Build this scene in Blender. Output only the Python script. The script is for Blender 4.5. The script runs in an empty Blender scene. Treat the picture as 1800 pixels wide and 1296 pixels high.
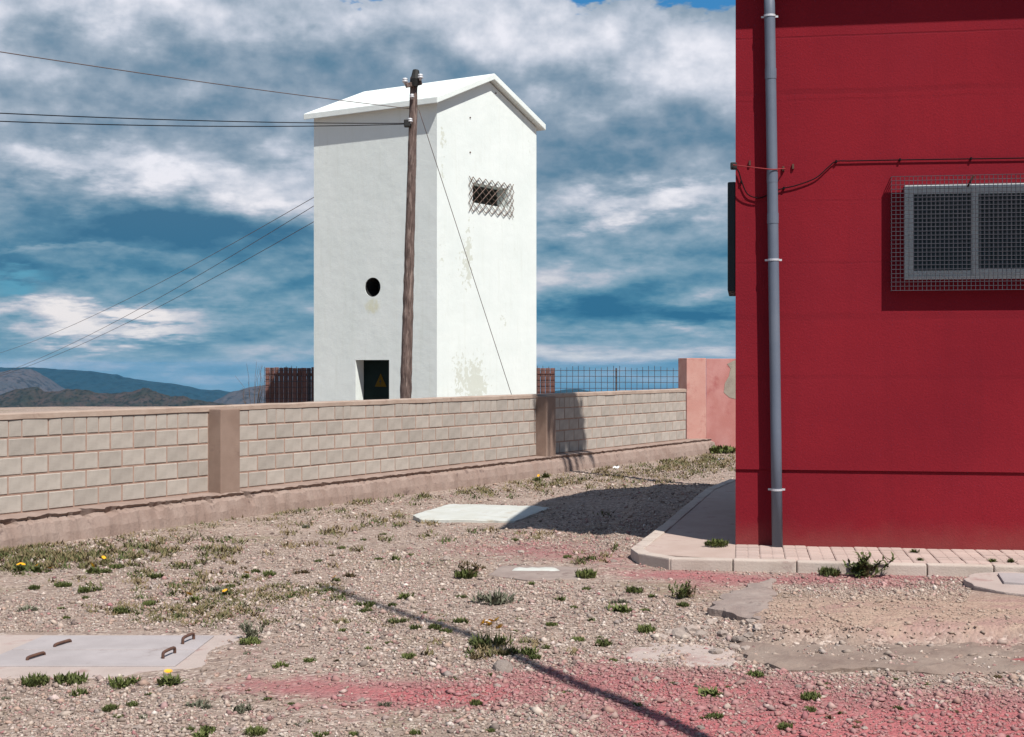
import bpy, bmesh, math, random
import numpy as np
from mathutils import Vector, Matrix, noise as mnoise
from mathutils.geometry import tessellate_polygon, delaunay_2d_cdt
random.seed(7); np.random.seed(7)
S = bpy.context.scene
C = S.collection
rad = math.radians

# ---------------------------------------------------------------- camera
F, CX, HY, EYE = 2500.0, 900.0, 640.0, 1.65        # focal length, image centre and eye level of the photograph in its own pixels
cam = bpy.data.cameras.new('camera'); camo = bpy.data.objects.new('camera', cam); C.objects.link(camo)
camo.location = (0, 0, EYE); camo.rotation_euler = (rad(90), 0, 0)
cam.sensor_width = 36.0; cam.lens = 50.0; cam.shift_y = -8/1800.0
cam.clip_start = 0.1; cam.clip_end = 40000.0
S.camera = camo

# ---------------------------------------------------------------- sun, sky, exposure
AZ, EL = rad(31.0), rad(55.0)                       # sun behind the photographer, to the right
SUNH = Vector((math.sin(AZ), -math.cos(AZ), 0))
SUN = Vector((SUNH.x*math.cos(EL), SUNH.y*math.cos(EL), math.sin(EL)))
sl = bpy.data.lights.new('sun', 'SUN'); sl.energy = 5.0; sl.angle = rad(0.53); sl.color = (1.0, 0.955, 0.89)
so = bpy.data.objects.new('sun', sl); C.objects.link(so)
so.rotation_euler = SUN.to_track_quat('Z', 'Y').to_euler(); so.location = (10, -15, 30)
S.view_settings.view_transform = 'Standard'; S.view_settings.look = 'None'
S.view_settings.exposure = 0.40; S.view_settings.gamma = 1.0; S.view_settings.use_curve_mapping = False

class NT:
    """small node-graph helper"""
    def __init__(self, tree): self.t = tree; self.n = tree.nodes; self.l = tree.links
    def new(self, typ, **kw):
        x = self.n.new(typ)
        for k, v in kw.items(): setattr(x, k, v)
        return x
    def put(self, sock, v):
        if isinstance(v, bpy.types.NodeSocket): self.l.new(v, sock)
        elif isinstance(v, (tuple, list)) and sock.type == 'RGBA' and len(v) == 3: sock.default_value = (*v, 1)
        else: sock.default_value = v
    def m(self, op, a, b=0.0, c=0.0, clamp=False):
        x = self.new('ShaderNodeMath', operation=op); x.use_clamp = clamp
        for i, v in enumerate((a, b, c)): self.put(x.inputs[i], v)
        return x.outputs[0]
    def noise(self, vec, scale, detail=4.0, rough=0.55, dist=0.0, out=0):
        x = self.new('ShaderNodeTexNoise'); self.put(x.inputs['Vector'], vec)
        x.inputs['Scale'].default_value = scale; x.inputs['Detail'].default_value = detail
        x.inputs['Roughness'].default_value = rough; x.inputs['Distortion'].default_value = dist
        return x.outputs[out]
    def ramp(self, fac, stops, interp='LINEAR'):
        x = self.new('ShaderNodeValToRGB'); cr = x.color_ramp; cr.interpolation = interp
        while len(cr.elements) < len(stops): cr.elements.new(0.5)
        for e, (p, c) in zip(cr.elements, stops):
            e.position = p; e.color = (*c, 1) if len(c) == 3 else c
        self.put(x.inputs[0], fac); return x.outputs[0]
    def mix(self, fac, a, b, mode='MIX'):
        x = self.new('ShaderNodeMix', data_type='RGBA', blend_type=mode)
        self.put(x.inputs[0], fac); self.put(x.inputs[6], a); self.put(x.inputs[7], b)
        return x.outputs[2]
    def xyz(self, v):
        x = self.new('ShaderNodeSeparateXYZ'); self.put(x.inputs[0], v); return x.outputs
    def comb(self, a, b, c):
        x = self.new('ShaderNodeCombineXYZ')
        for i, v in enumerate((a, b, c)): self.put(x.inputs[i], v)
        return x.outputs[0]
    def mapr(self, v, a, b, c=0.0, d=1.0):
        x = self.new('ShaderNodeMapRange'); x.clamp = True; x.interpolation_type = 'SMOOTHSTEP'
        self.put(x.inputs[0], v)
        for i, k in enumerate((a, b, c, d)): x.inputs[i+1].default_value = k
        return x.outputs[0]

w = bpy.data.worlds.new('World'); S.world = w; w.use_nodes = True
g = NT(w.node_tree); g.n.clear()
out = g.new('ShaderNodeOutputWorld'); bg = g.new('ShaderNodeBackground'); bg.inputs['Strength'].default_value = 0.1
sky = g.new('ShaderNodeTexSky', sky_type='NISHITA'); sky.sun_disc = False
sky.sun_elevation = EL; sky.sun_rotation = math.pi - AZ; sky.altitude = 300; sky.air_density = 1.0; sky.dust_density = 0.6; sky.ozone_density = 2.0
tc = g.new('ShaderNodeTexCoord'); d = tc.outputs['Generated']
dx, dy, dz = g.xyz(d)
az = g.m('ARCTAN2', dx, dy); el = g.m('ARCSINE', dz)
elc = g.m('MAXIMUM', el, -0.05)
# clouds: flattened layers that get thinner towards the horizon
lz = g.m('LOGARITHM', g.m('ADD', elc, 0.10), math.e)
base_v = g.comb(dx, dy, g.m('MULTIPLY', lz, 0.40))
n_big = g.noise(base_v, 4.6, 2.0, 0.5, 0.2)
n_mid = g.noise(base_v, 8.5, 6.0, 0.54, 0.0)
n_abv = g.noise(g.comb(dx, dy, g.m('MULTIPLY_ADD', lz, 0.40, 0.026)), 8.5, 6.0, 0.54, 0.0)     # the same clouds a little higher up: lit tops, dark flat bases
n_str = g.noise(g.comb(dx, dy, g.m('MULTIPLY', lz, 2.4)), 6.0, 3.0, 0.6, 0.1)
warp = g.m('SUBTRACT', n_mid, 0.5); warp2 = g.m('SUBTRACT', g.noise(g.comb(dy, dx, g.m('MULTIPLY', lz, 0.8)), 13.0, 5.0, 0.64, 0.0), 0.5)
azw = g.m('MULTIPLY_ADD', warp, 0.12, az); elw = g.m('MULTIPLY_ADD', warp2, 0.060, el)
def P(px, py): return math.atan((px-CX)/F), math.atan((HY-py)/F)
# banks of cloud where they stood over the hills that day: (px, py, half width, half height, brightness)
BANKS = [(110, 30, 260, 55, .30), (420, 60, 160, 40, .12), (200, 175, 260, 18, .10), (150, 305, 230, 30, .30), (480, 345, 110, 45, .42), (330, 380, 300, 45, -.22),
         (200, 420, 300, 40, -.24), (420, 460, 200, 50, -.16), (90, 445, 120, 8, .22), (245, 574, 95, 22, .78), (75, 556, 80, 26, .72), (380, 520, 300, 30, -.14), (60, 590, 120, 16, .2),
         (640, 30, 130, 30, .10), (560, 120, 180, 40, -.10), (60, 110, 140, 30, -.06), (270, 255, 260, 22, -.10), (1060, 110, 130, 40, .20), (1190, 60, 110, 35, .18), (1120, 270, 180, 45, -.20), (1010, 290, 80, 30, -.10),
         (1090, 365, 120, 30, .42), (1240, 345, 70, 22, .36), (1120, 425, 190, 26, -.18), (1050, 480, 160, 22, .10), (1230, 520, 90, 10, .12),
         (1100, 560, 200, 18, -.22), (1230, 580, 90, 12, .20), (1130, 625, 190, 12, .16), (1010, 655, 80, 10, .10), (250, 640, 260, 22, .08), (900, 60, 200, 30, .06)]
def banks(lst, k):
    pos = g.comb(azw, elw, 0.0); acc = 0.0
    for (px, py, rx, ry, a) in lst:
        a0, e0 = P(px, py); sx, sy = F/rx, F/ry
        q = g.new('ShaderNodeVectorMath', operation='MULTIPLY_ADD'); g.put(q.inputs[0], pos); q.inputs[1].default_value = (sx, sy, 0); q.inputs[2].default_value = (-a0*sx, -e0*sy, 0)
        dt = g.new('ShaderNodeVectorMath', operation='DOT_PRODUCT'); g.put(dt.inputs[0], q.outputs[0]); g.put(dt.inputs[1], q.outputs[0])
        acc = g.m('MULTIPLY_ADD', g.m('POWER', math.exp(-k), dt.outputs['Value']), a, acc)
    return acc
acc = banks(BANKS, 0.75)
B = g.m('ADD', g.m('MULTIPLY_ADD', g.m('SUBTRACT', n_big, 0.5), 0.50, 0.47), acc)
B = g.m('ADD', B, g.m('MULTIPLY', warp, 0.50))
B = g.m('ADD', B, g.m('MULTIPLY', g.m('SUBTRACT', n_mid, n_abv), 2.1))
B = g.m('ADD', B, g.m('MULTIPLY', g.m('SUBTRACT', n_str, 0.5), 0.14))
B = g.m('ADD', B, g.m('MULTIPLY', warp2, 0.12))
B = g.m('ADD', B, g.mapr(el, 0.02, 0.22, -0.02, 0.12))
cloud_hi = g.ramp(B, [(0.0, (.55, 1.35, 2.15)), (.22, (.95, 1.80, 2.6)), (.40, (1.65, 2.35, 3.1)), (.57, (2.5, 3.1, 3.8)), (.74, (3.9, 4.3, 5.0)), (1.0, (6.4, 6.4, 6.9))])
cloud_lo = g.ramp(B, [(0.0, (.26, 1.2, 2.15)), (.22, (.52, 1.7, 2.65)), (.40, (1.15, 2.35, 3.2)), (.57, (2.0, 3.0, 3.8)), (.74, (3.7, 4.0, 4.6)), (1.0, (6.4, 6.1, 6.1))])
cloud = g.mix(g.mapr(el, 0.03, 0.16), cloud_lo, cloud_hi)
cloud = g.mix(g.mapr(el, 0.035, -0.02, 0.0, 0.6), cloud, (1.75, 2.95, 3.95))
cloud = g.mix(1.0, cloud, (.98, .99, 1.0), 'MULTIPLY')
# clear gaps, right at the top of the picture and low on the left
gap = banks([(1250, -4, 130, 34, 1.15), (1060, -4, 100, 18, .95), (20, 505, 60, 24, .62), (640, -6, 60, 12, .8), (200, -120, 300, 60, .5), (1500, -200, 500, 90, .8)], 0.8)
gap = g.m('ADD', gap, g.mapr(el, 0.25, 0.50, 0.0, 0.62))          # the bank of cloud thins out overhead
gapn = g.mapr(g.m('ADD', gap, g.m('SUBTRACT', 0.45, n_big)), 0.35, 0.75)
skyc = g.mix(g.mapr(el, 0.06, 0.2), (.85, 2.6, 3.7), g.mix(1.0, sky.outputs[0], (0.20, 0.58, 0.80), 'MULTIPLY'))
g.l.new(g.mix(gapn, cloud, skyc), bg.inputs['Color'])
g.l.new(bg.outputs[0], out.inputs['Surface'])
w.cycles.sampling_method = 'MANUAL'; w.cycles.sample_map_resolution = 256
S.cycles.max_bounces = 6; S.cycles.diffuse_bounces = 3

# ---------------------------------------------------------------- helpers
def tag(o, label=None, cat=None, group=None, kind=None):
    if label: o['label'] = label
    if cat: o['category'] = cat
    if group: o['group'] = group
    if kind: o['kind'] = kind
    return o
def empty(name, loc=(0, 0, 0), rz=0.0, label=None, cat=None, group=None):
    o = bpy.data.objects.new(name, None); C.objects.link(o); o.empty_display_size = .2
    o.location = loc; o.rotation_euler = (0, 0, rz); return tag(o, label, cat, group)
def link(name, me, parent=None, loc=(0, 0, 0), rot=(0, 0, 0), scale=None):
    o = bpy.data.objects.new(name, me); C.objects.link(o); o.parent = parent
    o.location = loc; o.rotation_euler = rot
    if scale is not None: o.scale = (scale,)*3 if not hasattr(scale, '__len__') else scale
    return o
class MB:
    def __init__(self): self.v = []; self.f = []
    def add(self, vs, fs):
        k = len(self.v); self.v += [tuple(p) for p in vs]; self.f += [tuple(i+k for i in q) for q in fs]; return self
    def box(self, x0, x1, y0, y1, z0, z1):
        return self.add([(x, y, z) for z in (z0, z1) for y in (y0, y1) for x in (x0, x1)],
                        [(0, 2, 3, 1), (4, 5, 7, 6), (0, 1, 5, 4), (2, 6, 7, 3), (0, 4, 6, 2), (1, 3, 7, 5)])
    def prism(self, poly, z0, z1):                       # poly counter-clockwise
        n = len(poly); zf = z1 if callable(z1) else (lambda x, y: z1); zb = z0 if callable(z0) else (lambda x, y: z0)
        vs = [(x, y, zb(x, y)) for x, y in poly] + [(x, y, zf(x, y)) for x, y in poly]
        return self.add(vs, [tuple(range(n-1, -1, -1)), tuple(range(n, 2*n))] + [(i, (i+1) % n, n+(i+1) % n, n+i) for i in range(n)])
    def tube(self, pts, r, n=8, caps=True):
        pts = [Vector(p) for p in pts]; rs = r if hasattr(r, '__len__') else [r]*len(pts)
        vs = []; up = Vector((0, 0, 1)); prev = None
        for i, p in enumerate(pts):
            t = (pts[min(i+1, len(pts)-1)] - pts[max(i-1, 0)]).normalized()
            if prev is None:
                a = up if abs(t.z) < .9 else Vector((1, 0, 0)); u = t.cross(a).normalized()
            else: u = (prev - t*prev.dot(t)).normalized()
            prev = u; q = t.cross(u)
            for k in range(n):
                an = 2*math.pi*k/n; vs.append(p + (u*math.cos(an) + q*math.sin(an))*rs[i])
        fs = [(i*n+k, i*n+(k+1) % n, (i+1)*n+(k+1) % n, (i+1)*n+k) for i in range(len(pts)-1) for k in range(n)]
        if caps: fs += [tuple(range(n-1, -1, -1)), tuple((len(pts)-1)*n+k for k in range(n))]
        return self.add(vs, fs)
    def plate(self, outer, holes, to3, t):               # 2-D outline with holes, thickness t: to3(u, v, depth)
        loops = [outer] + holes
        tri = tessellate_polygon([[Vector((u, v, 0)) for u, v in lp] for lp in loops])
        flat = [p for lp in loops for p in lp]; n = len(flat)
        vs = [to3(u, v, 0) for u, v in flat] + [to3(u, v, t) for u, v in flat]
        fs = [tuple(q) for q in tri] + [tuple(i+n for i in reversed(q)) for q in tri]
        k = 0
        for lp in loops:
            m = len(lp)
            fs += [(k+i, k+(i+1) % m, n+k+(i+1) % m, n+k+i) for i in range(m)]; k += m
        return self.add(vs, fs)
    def mesh(self, name, mat=None, smooth=False, bevel=0.0, seg=2, fix=True):
        me = bpy.data.meshes.new(name); me.from_pydata(self.v, [], self.f)
        if fix or bevel:
            b = bmesh.new(); b.from_mesh(me)
            if bevel:
                bmesh.ops.remove_doubles(b, verts=b.verts, dist=1e-5)
                bmesh.ops.bevel(b, geom=list(b.edges), offset=bevel, segments=seg, affect='EDGES', profile=.6)
            bmesh.ops.recalc_face_normals(b, faces=b.faces); b.to_mesh(me); b.free()
        if mat: me.materials.append(mat)
        if smooth: me.polygons.foreach_set('use_smooth', [True]*len(me.polygons))
        return me
    def obj(self, name, mat, parent=None, smooth=False, bevel=0.0, seg=2, **kw):
        return link(name, self.mesh(name, mat, smooth, bevel, seg), parent, **kw)

def px3(px, py, dist): return Vector(((px-CX)*dist/F, dist, EYE-(py-HY)*dist/F))
class Frame:
    """a vertical surface: origin, direction of its x axis on the ground; y axis points into it"""
    def __init__(self, ox, oy, ang): self.o = Vector((ox, oy)); self.a = ang; self.x = Vector((math.cos(ang), math.sin(ang))); self.y = Vector((-math.sin(ang), math.cos(ang)))
    def world(self, lx, ly, z=0): p = self.o + self.x*lx + self.y*ly; return Vector((p.x, p.y, z))
    def local(self, X, Y): q = Vector((X, Y)) - self.o; return q.dot(self.x), q.dot(self.y)
    def hit(self, px, py, ly=0.0):                      # where the sight line meets the surface y = ly -> (x, z)
        r = Vector(((px-CX)/F, 1.0)); k = (ly + self.o.dot(self.y)) / r.dot(self.y)
        p = r*k; return (p - self.o).dot(self.x), EYE - (py-HY)*k/F
    def hity(self, px, py, lx=0.0):
        r = Vector(((px-CX)/F, 1.0)); k = (lx + self.o.dot(self.x)) / r.dot(self.x)
        p = r*k; return (p - self.o).dot(self.y), EYE - (py-HY)*k/F

WALL = Frame(-5.15, 14.3, math.atan2(.857, .515))
WALK_Z = 0.08
RED = Frame((1293-CX)*12.38/F, 12.38, rad(-9.25))
TOW = Frame((768-CX)*30/F, 30.0, math.atan2(.83, .558))

def sstep(a, b, x): t = np.clip((x-a)/(b-a), 0, 1); return t*t*(3-2*t)
_r = np.random.RandomState(3)
_W = [(a, math.cos(t)*k, math.sin(t)*k, p) for a, k, t, p in zip([.02, .018, .015, .012, .01, .008, .006, .005, .004, .004], [.5, .8, 1.3, 1.9, 2.7, 3.9, 5.5, 8, 11, 15], _r.rand(10)*6.3, _r.rand(10)*6.3)]
def zg(X, Y):
    X = np.asarray(X, float); Y = np.asarray(Y, float)
    wd = (X+5.15)*.857 - (Y-14.3)*.515
    z = -.17 + .17*sstep(1, 7.5, wd)
    r = np.hypot(X, Y-20)
    n = sum(a*np.sin(kx*X+ky*Y+p) for a, kx, ky, p in _W)
    z = z + n*.45*sstep(60, 30, r)
    lx = (X-RED.o.x)*RED.x.x + (Y-RED.o.y)*RED.x.y; ly = (X-RED.o.x)*RED.y.x + (Y-RED.o.y)*RED.y.y
    under = sstep(-1.35, -1.1, lx)*sstep(-1.35, -1.05, ly)*sstep(8, 7, ly)
    z = z*(1-under) + under*(-.005)
    edge = 8.38 + .05*np.sin(X*3.1) + .025*np.sin(X*11+1) + .012*np.sin(X*31)
    bank = sstep(edge-.05, edge+.05, Y)*(1-sstep(8.7, 10.5, Y))*sstep(1.36, 1.62, X)
    z = z + bank*.075
    z = z - 300*(1-np.exp(-np.clip(r-46, 0, None)/1500.0))
    return z
def zg1(x, y): return float(zg(x, y))
def ground(px, py):
    z = -.08
    for _ in range(25):
        dd = (EYE-z)*F/(py-HY); z = .5*z+.5*zg1((px-CX)*dd/F, dd)
    dd = (EYE-z)*F/(py-HY)
    return Vector(((px-CX)*dd/F, dd, z))

# ---------------------------------------------------------------- materials
def newmat(name):
    m = bpy.data.materials.new(name); m.use_nodes = True; g = NT(m.node_tree)
    b = g.n['Principled BSDF']; return m, g, b
def mk(name, c1, c2, scale=4.0, rough=.9, bump=0.0, bscale=60.0, detail=6.0, spec=.3, rnd=0.0, stain=None, stretch=None, metal=0.0):
    m, g, b = newmat(name); tc = g.new('ShaderNodeTexCoord'); v = tc.outputs['Object']
    if stretch:
        mp = g.new('ShaderNodeMapping'); g.l.new(v, mp.inputs[0]); mp.inputs['Scale'].default_value = stretch; v = mp.outputs[0]
    col = g.mix(g.mapr(g.noise(v, scale, detail, .6), .3, .7), c1, c2)
    if stain:
        c3, ss, lo, hi = stain; col = g.mix(g.mapr(g.noise(v, ss, 7, .65), lo, hi), col, c3)
    if rnd:
        oi = g.new('ShaderNodeObjectInfo'); hv = g.new('ShaderNodeHueSaturation')
        g.l.new(g.m('MULTIPLY_ADD', oi.outputs['Random'], 2*rnd, 1-rnd), hv.inputs['Value']); g.l.new(col, hv.inputs['Color']); col = hv.outputs[0]
    g.l.new(col, b.inputs['Base Color']); b.inputs['Roughness'].default_value = rough; b.inputs['Specular IOR Level'].default_value = spec; b.inputs['Metallic'].default_value = metal
    if bump:
        bp = g.new('ShaderNodeBump'); bp.inputs['Strength'].default_value = bump; bp.inputs['Distance'].default_value = .01
        g.l.new(g.noise(v, bscale, 5, .65), bp.inputs['Height']); g.l.new(bp.outputs[0], b.inputs['Normal'])
    return m
M = {}
M['block'] = mk('concrete_block_grey', (0.314, 0.279, 0.246), (0.398, 0.354, 0.314), 5, .95, .5, 90, rnd=.10, stain=((0.236, 0.195, 0.173), 2.6, .56, .76))
M['mortar'] = mk('mortar_brown', (0.272, 0.172, 0.133), (0.362, 0.246, 0.197), 9, .95, .4, 70)
M['cap'] = mk('mortar_cap', (0.352, 0.274, 0.226), (0.3, 0.22, 0.176), 4, .95, .4, 50, stain=((0.225, 0.152, 0.123), 5, .55, .7))
M['footing'] = mk('rough_footing_concrete', (0.228, 0.161, 0.134), (0.282, 0.213, 0.182), 3, .95, .9, 35, stain=((0.126, 0.0865, 0.0755), 7, .58, .72))
M['pillar'] = mk('pillar_render', (0.217, 0.148, 0.117), (0.266, 0.189, 0.152), 3, .95, .6, 80, stain=((0.167, 0.111, 0.0897), 4, .6, .75))
M['redwire'] = mk('red_painted_wire', (.25, .03, .03), (.2, .025, .03), 5)
M['pinkwall'] = mk('pink_limewash', (0.34, 0.138, 0.123), (0.408, 0.202, 0.187), 1.6, .95, .4, 40, stain=((0.286, 0.0898, 0.0872), 2.2, .5, .68))
M['pinkpier'] = mk('faded_pink_limewash', (.41, .20, .17), (.47, .275, .235), 1.6, .95, .4, 40, stain=((.33, .125, .11), 1.8, .5, .68))
M['bareplaster'] = mk('bare_plaster', (.27, .235, .195), (.22, .185, .155), 6, .95, .6, 40)
M['pipe'] = mk('grey_pvc_pipe', (.095, .115, .155), (.115, .135, .175), 3, .5, .05, 20, spec=.4)
M['galv'] = mk('galvanised_clamp', (.62, .63, .66), (.5, .5, .54), 10, .45, 0, metal=.4)
M['cable'] = mk('black_cable', (.010, .008, .010), (.014, .011, .012), 5, 1.0, spec=.05)
M['wirebrown'] = mk('brown_wire', (.085, .055, .05), (.12, .08, .07), 5, .7)
M['alu'] = mk('painted_aluminium', (.62, .70, .72), (.66, .74, .76), 4, .5, 0)
M['bars'] = mk('galvanised_grating', (.075, .075, .095), (.10, .095, .115), 9, .6, 0)
M['rust'] = mk('rusty_iron', (0.07, 0.035, 0.0285), (0.112, 0.056, 0.0375), 30, .85, .4, 90)
M['chain'] = mk('rusty_chain_link', (.20, .15, .12), (.12, .08, .065), 30, .8)
M['wood'] = mk('weathered_pole_wood', (.060, .040, .035), (.165, .115, .10), 7, .95, 1.0, 24, stain=((.25, .19, .165), 6, .50, .66), stretch=(6, 6, .7))
M['darkdoor'] = mk('dark_green_door', (.008, .014, .013), (.010, .018, .017), 4, .9, 0, spec=.05)
M['signyellow_shaded'] = mk('shade_darkened_yellow', (.09, .055, .008), (.07, .045, .007), 9, .9, spec=.05)  # sign yellow darkened in the colour for the deep shade of the door recess
M['black'] = mk('black_print', (.012, .012, .012), (.02, .02, .02), 6, .7)
M['slat'] = mk('rust_brown_slat', (.12, .055, .045), (.19, .095, .08), 5, .85, .4, 40, rnd=.22, stretch=(4, 4, .6))
M['mesh'] = mk('rusty_welded_mesh', (.05, .05, .06), (.09, .07, .07), 9, .8)
M['slab'] = mk('pale_concrete_lid', (0.285, 0.253, 0.251), (0.342, 0.306, 0.305), 3, .9, .3, 60, stain=((0.211, 0.175, 0.167), 4, .58, .75))
M['slabframe'] = mk('worn_concrete_frame', (0.331, 0.266, 0.24), (0.396, 0.331, 0.3), 3, .95, .5, 50, stain=((0.259, 0.158, 0.143), 3, .5, .7))
M['whiteslab'] = mk('whitewashed_slab', (0.417, 0.417, 0.377), (0.465, 0.473, 0.449), 3, .9, .3, 40, stain=((0.347, 0.305, 0.242), 4, .55, .75))
M['grey'] = mk('grey_old_concrete', (0.215, 0.165, 0.147), (0.284, 0.23, 0.204), 3.5, .95, .8, 45, stain=((0.143, 0.0968, 0.0857), 6, .55, .72))
M['strip'] = mk('brown_grey_concrete_strip', (0.177, 0.126, 0.104), (0.242, 0.186, 0.154), 3.0, .95, .9, 40, stain=((0.255, 0.0513, 0.0571), 2.2, .62, .72))
M['kerb'] = mk('pale_kerbstone', (0.385, 0.318, 0.274), (0.444, 0.377, 0.331), 4, .9, .5, 60, stain=((0.252, 0.178, 0.16), 5, .56, .74), rnd=.05)
M['tile'] = mk('pinkish_paving_tile', (0.359, 0.267, 0.235), (0.416, 0.328, 0.291), 6, .9, .4, 70, stain=((0.323, 0.168, 0.16), 2, .55, .75), rnd=.09)
M['apron'] = mk('pavement_concrete', (0.355, 0.266, 0.228), (0.407, 0.318, 0.277), 3, .9, .5, 60, stain=((0.252, 0.148, 0.137), 3, .55, .75))
M['stone'] = mk('field_stone', (0.247, 0.195, 0.167), (0.345, 0.285, 0.251), 9, .95, .5, 60, rnd=.3)
M['paper'] = mk('white_litter', (.75, .76, .78), (.65, .66, .68), 9, .7)
M['shutter'] = mk('dark_sign_back', (.008, .016, .022), (.012, .02, .026), 4, .6)
M['porcelain'] = mk('white_porcelain', (.6, .6, .62), (.5, .5, .52), 8, .3, 0, spec=.6)
M['steel'] = mk('grey_steel_post', (.3, .3, .31), (.35, .35, .36), 6, .6)
M['caster_trunk'] = mk('palm_caster_trunk', (.11, .08, .06), (.17, .12, .09), 6, .95, .6, 30)
M['caster_frond'] = mk('palm_caster_frond', (.17, .12, .07), (.22, .17, .1), 6, .95)
M['dark'] = mk('unlit_interior', (.02, .02, .022), (.03, .03, .03), 3, .95)
M['roofslab'] = mk('dark_roof_slab', (.20, .05, .05), (.24, .06, .06), 3, .9)

def leafmat(name, c1, c2, rnd=.25):
    m, g, b = newmat(name); oi = g.new('ShaderNodeObjectInfo'); tc = g.new('ShaderNodeTexCoord')
    col = g.mix(g.mapr(g.noise(tc.outputs['Object'], 14, 3, .6), .3, .7), c1, c2)
    hv = g.new('ShaderNodeHueSaturation'); g.l.new(g.m('MULTIPLY_ADD', oi.outputs['Random'], 2*rnd, 1-rnd), hv.inputs['Value']); g.l.new(col, hv.inputs['Color'])
    g.l.new(hv.outputs[0], b.inputs['Base Color']); b.inputs['Roughness'].default_value = .7; b.inputs['Specular IOR Level'].default_value = .2
    return m
M['leaf'] = leafmat('weed_leaf', (.055, .072, .020), (.105, .115, .036))
M['greyleaf'] = leafmat('grey_leaf', (.11, .115, .075), (.16, .155, .11))
M['dryleaf'] = leafmat('dry_leaf', (.12, .075, .04), (.075, .065, .03))
M['twig'] = leafmat('bare_twig', (.10, .075, .065), (.16, .12, .10))
M['flower'] = mk('yellow_petal', (.80, .42, .015), (.75, .33, .01), 20, .7)

# white limewash with pale green patches where the paint has come off
m, g, b = newmat('white_limewash'); M['white'] = m
tc = g.new('ShaderNodeTexCoord'); v = tc.outputs['Object']; X_, Y_, Z_ = g.xyz(v)
col = g.mix(g.mapr(g.noise(v, 1.1, 5, .55), .3, .7), (.63, .675, .655), (.67, .71, .69))
pat = None
for (px, py, rx, rz, a) in [(824, 445, .12, .7, .62), (812, 470, .25, .5, .42), (835, 660, .35, .45, .62), (805, 655, .25, .5, .48), (778, 240, .10, .25, .6), (778, 310, .10, .5, .42), (776, 470, .14, .8, .32), (885, 560, .25, .5, .30), (842, 685, .5, .3, .4), (905, 440, .12, .3, .3), (930, 260, .2, .3, .25)]:
    lx, lz_ = TOW.hit(px, py)
    u = g.m('MULTIPLY', g.m('SUBTRACT', X_, lx), 1/rx); q = g.m('MULTIPLY', g.m('SUBTRACT', Z_, lz_), 1/rz)
    e = g.m('MULTIPLY', g.m('EXPONENT', g.m('MULTIPLY', g.m('ADD', g.m('MULTIPLY', u, u), g.m('MULTIPLY', q, q)), -.7)), a)
    pat = e if pat is None else g.m('ADD', pat, e)
onright = g.m('LESS_THAN', Y_, 0.02)
pn = g.noise(v, 8.0, 8, .66, .3)
pm = g.m('MULTIPLY', g.mapr(g.m('ADD', pn, g.m('MULTIPLY', pat, .40)), .685, .72), onright)
col = g.mix(pm, col, (.53, .555, .50))
lx0, lz0 = TOW.hity(655, 540)
ru = g.m('MULTIPLY', g.m('SUBTRACT', Y_, lx0), 1/.28); rv = g.m('MULTIPLY', g.m('SUBTRACT', Z_, lz0+.02), 1/.22)
rs = g.m('MULTIPLY', g.m('EXPONENT', g.m('MULTIPLY', g.m('ADD', g.m('MULTIPLY', ru, ru), g.m('MULTIPLY', rv, rv)), -1.0)), g.m('LESS_THAN', X_, .02))
col = g.mix(g.m('MULTIPLY', g.mapr(g.m('MULTIPLY', rs, g.noise(v, 9, 5, .6)), .2, .5), .55), col, (.55, .53, .32))
st = g.new('ShaderNodeMapping'); g.l.new(v, st.inputs[0]); st.inputs['Scale'].default_value = (7, 7, .5)
col = g.mix(g.m('MULTIPLY', g.mapr(g.noise(st.outputs[0], 1.2, 6, .6), .5, .8), .32), col, (.50, .53, .47))
g.l.new(col, b.inputs['Base Color']); b.inputs['Roughness'].default_value = .95; b.inputs['Specular IOR Level'].default_value = .15
bp = g.new('ShaderNodeBump'); bp.inputs['Strength'].default_value = .45; bp.inputs['Distance'].default_value = .02
g.l.new(g.m('ADD', g.noise(v, 3.5, 6, .55), g.m('MULTIPLY', g.noise(v, 45, 4, .6), .25)), bp.inputs['Height']); g.l.new(bp.outputs[0], b.inputs['Normal'])

# red rough render with faint day joints
m, g, b = newmat('red_rough_render'); M['red'] = m
tc = g.new('ShaderNodeTexCoord'); v = tc.outputs['Object']; X_, Y_, Z_ = g.xyz(v)
col = g.mix(g.mapr(g.noise(v, .7, 5, .55), .3, .7), (.165, .0088, .0165), (.208, .0115, .0190))
col = g.mix(g.m('MULTIPLY', g.mapr(g.noise(v, 70, 4, .7), .35, .75), .5), col, (.115, .0065, .0145))
rst = g.new('ShaderNodeMapping'); g.l.new(v, rst.inputs[0]); rst.inputs['Scale'].default_value = (5, 5, .35)
col = g.mix(g.m('MULTIPLY', g.mapr(g.noise(rst.outputs[0], 1.3, 7, .65), .48, .75), .24), col, (.115, .0075, .0145))
col = g.mix(g.m('MULTIPLY', g.mapr(g.noise(v, .45, 3, .5), .45, .7), .30), col, (.215, .016, .027))
col = g.mix(g.m('MULTIPLY', g.mapr(g.m('ADD', Z_, g.m('MULTIPLY', g.noise(v, 3, 6, .7), .3)), .08, .42, 1.0, 0.0), .45), col, (.215, .07, .06))
hv = None
wob = g.m('MULTIPLY', g.m('SUBTRACT', g.noise(v, 2.2, 4, .6), .5), .05)
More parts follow.
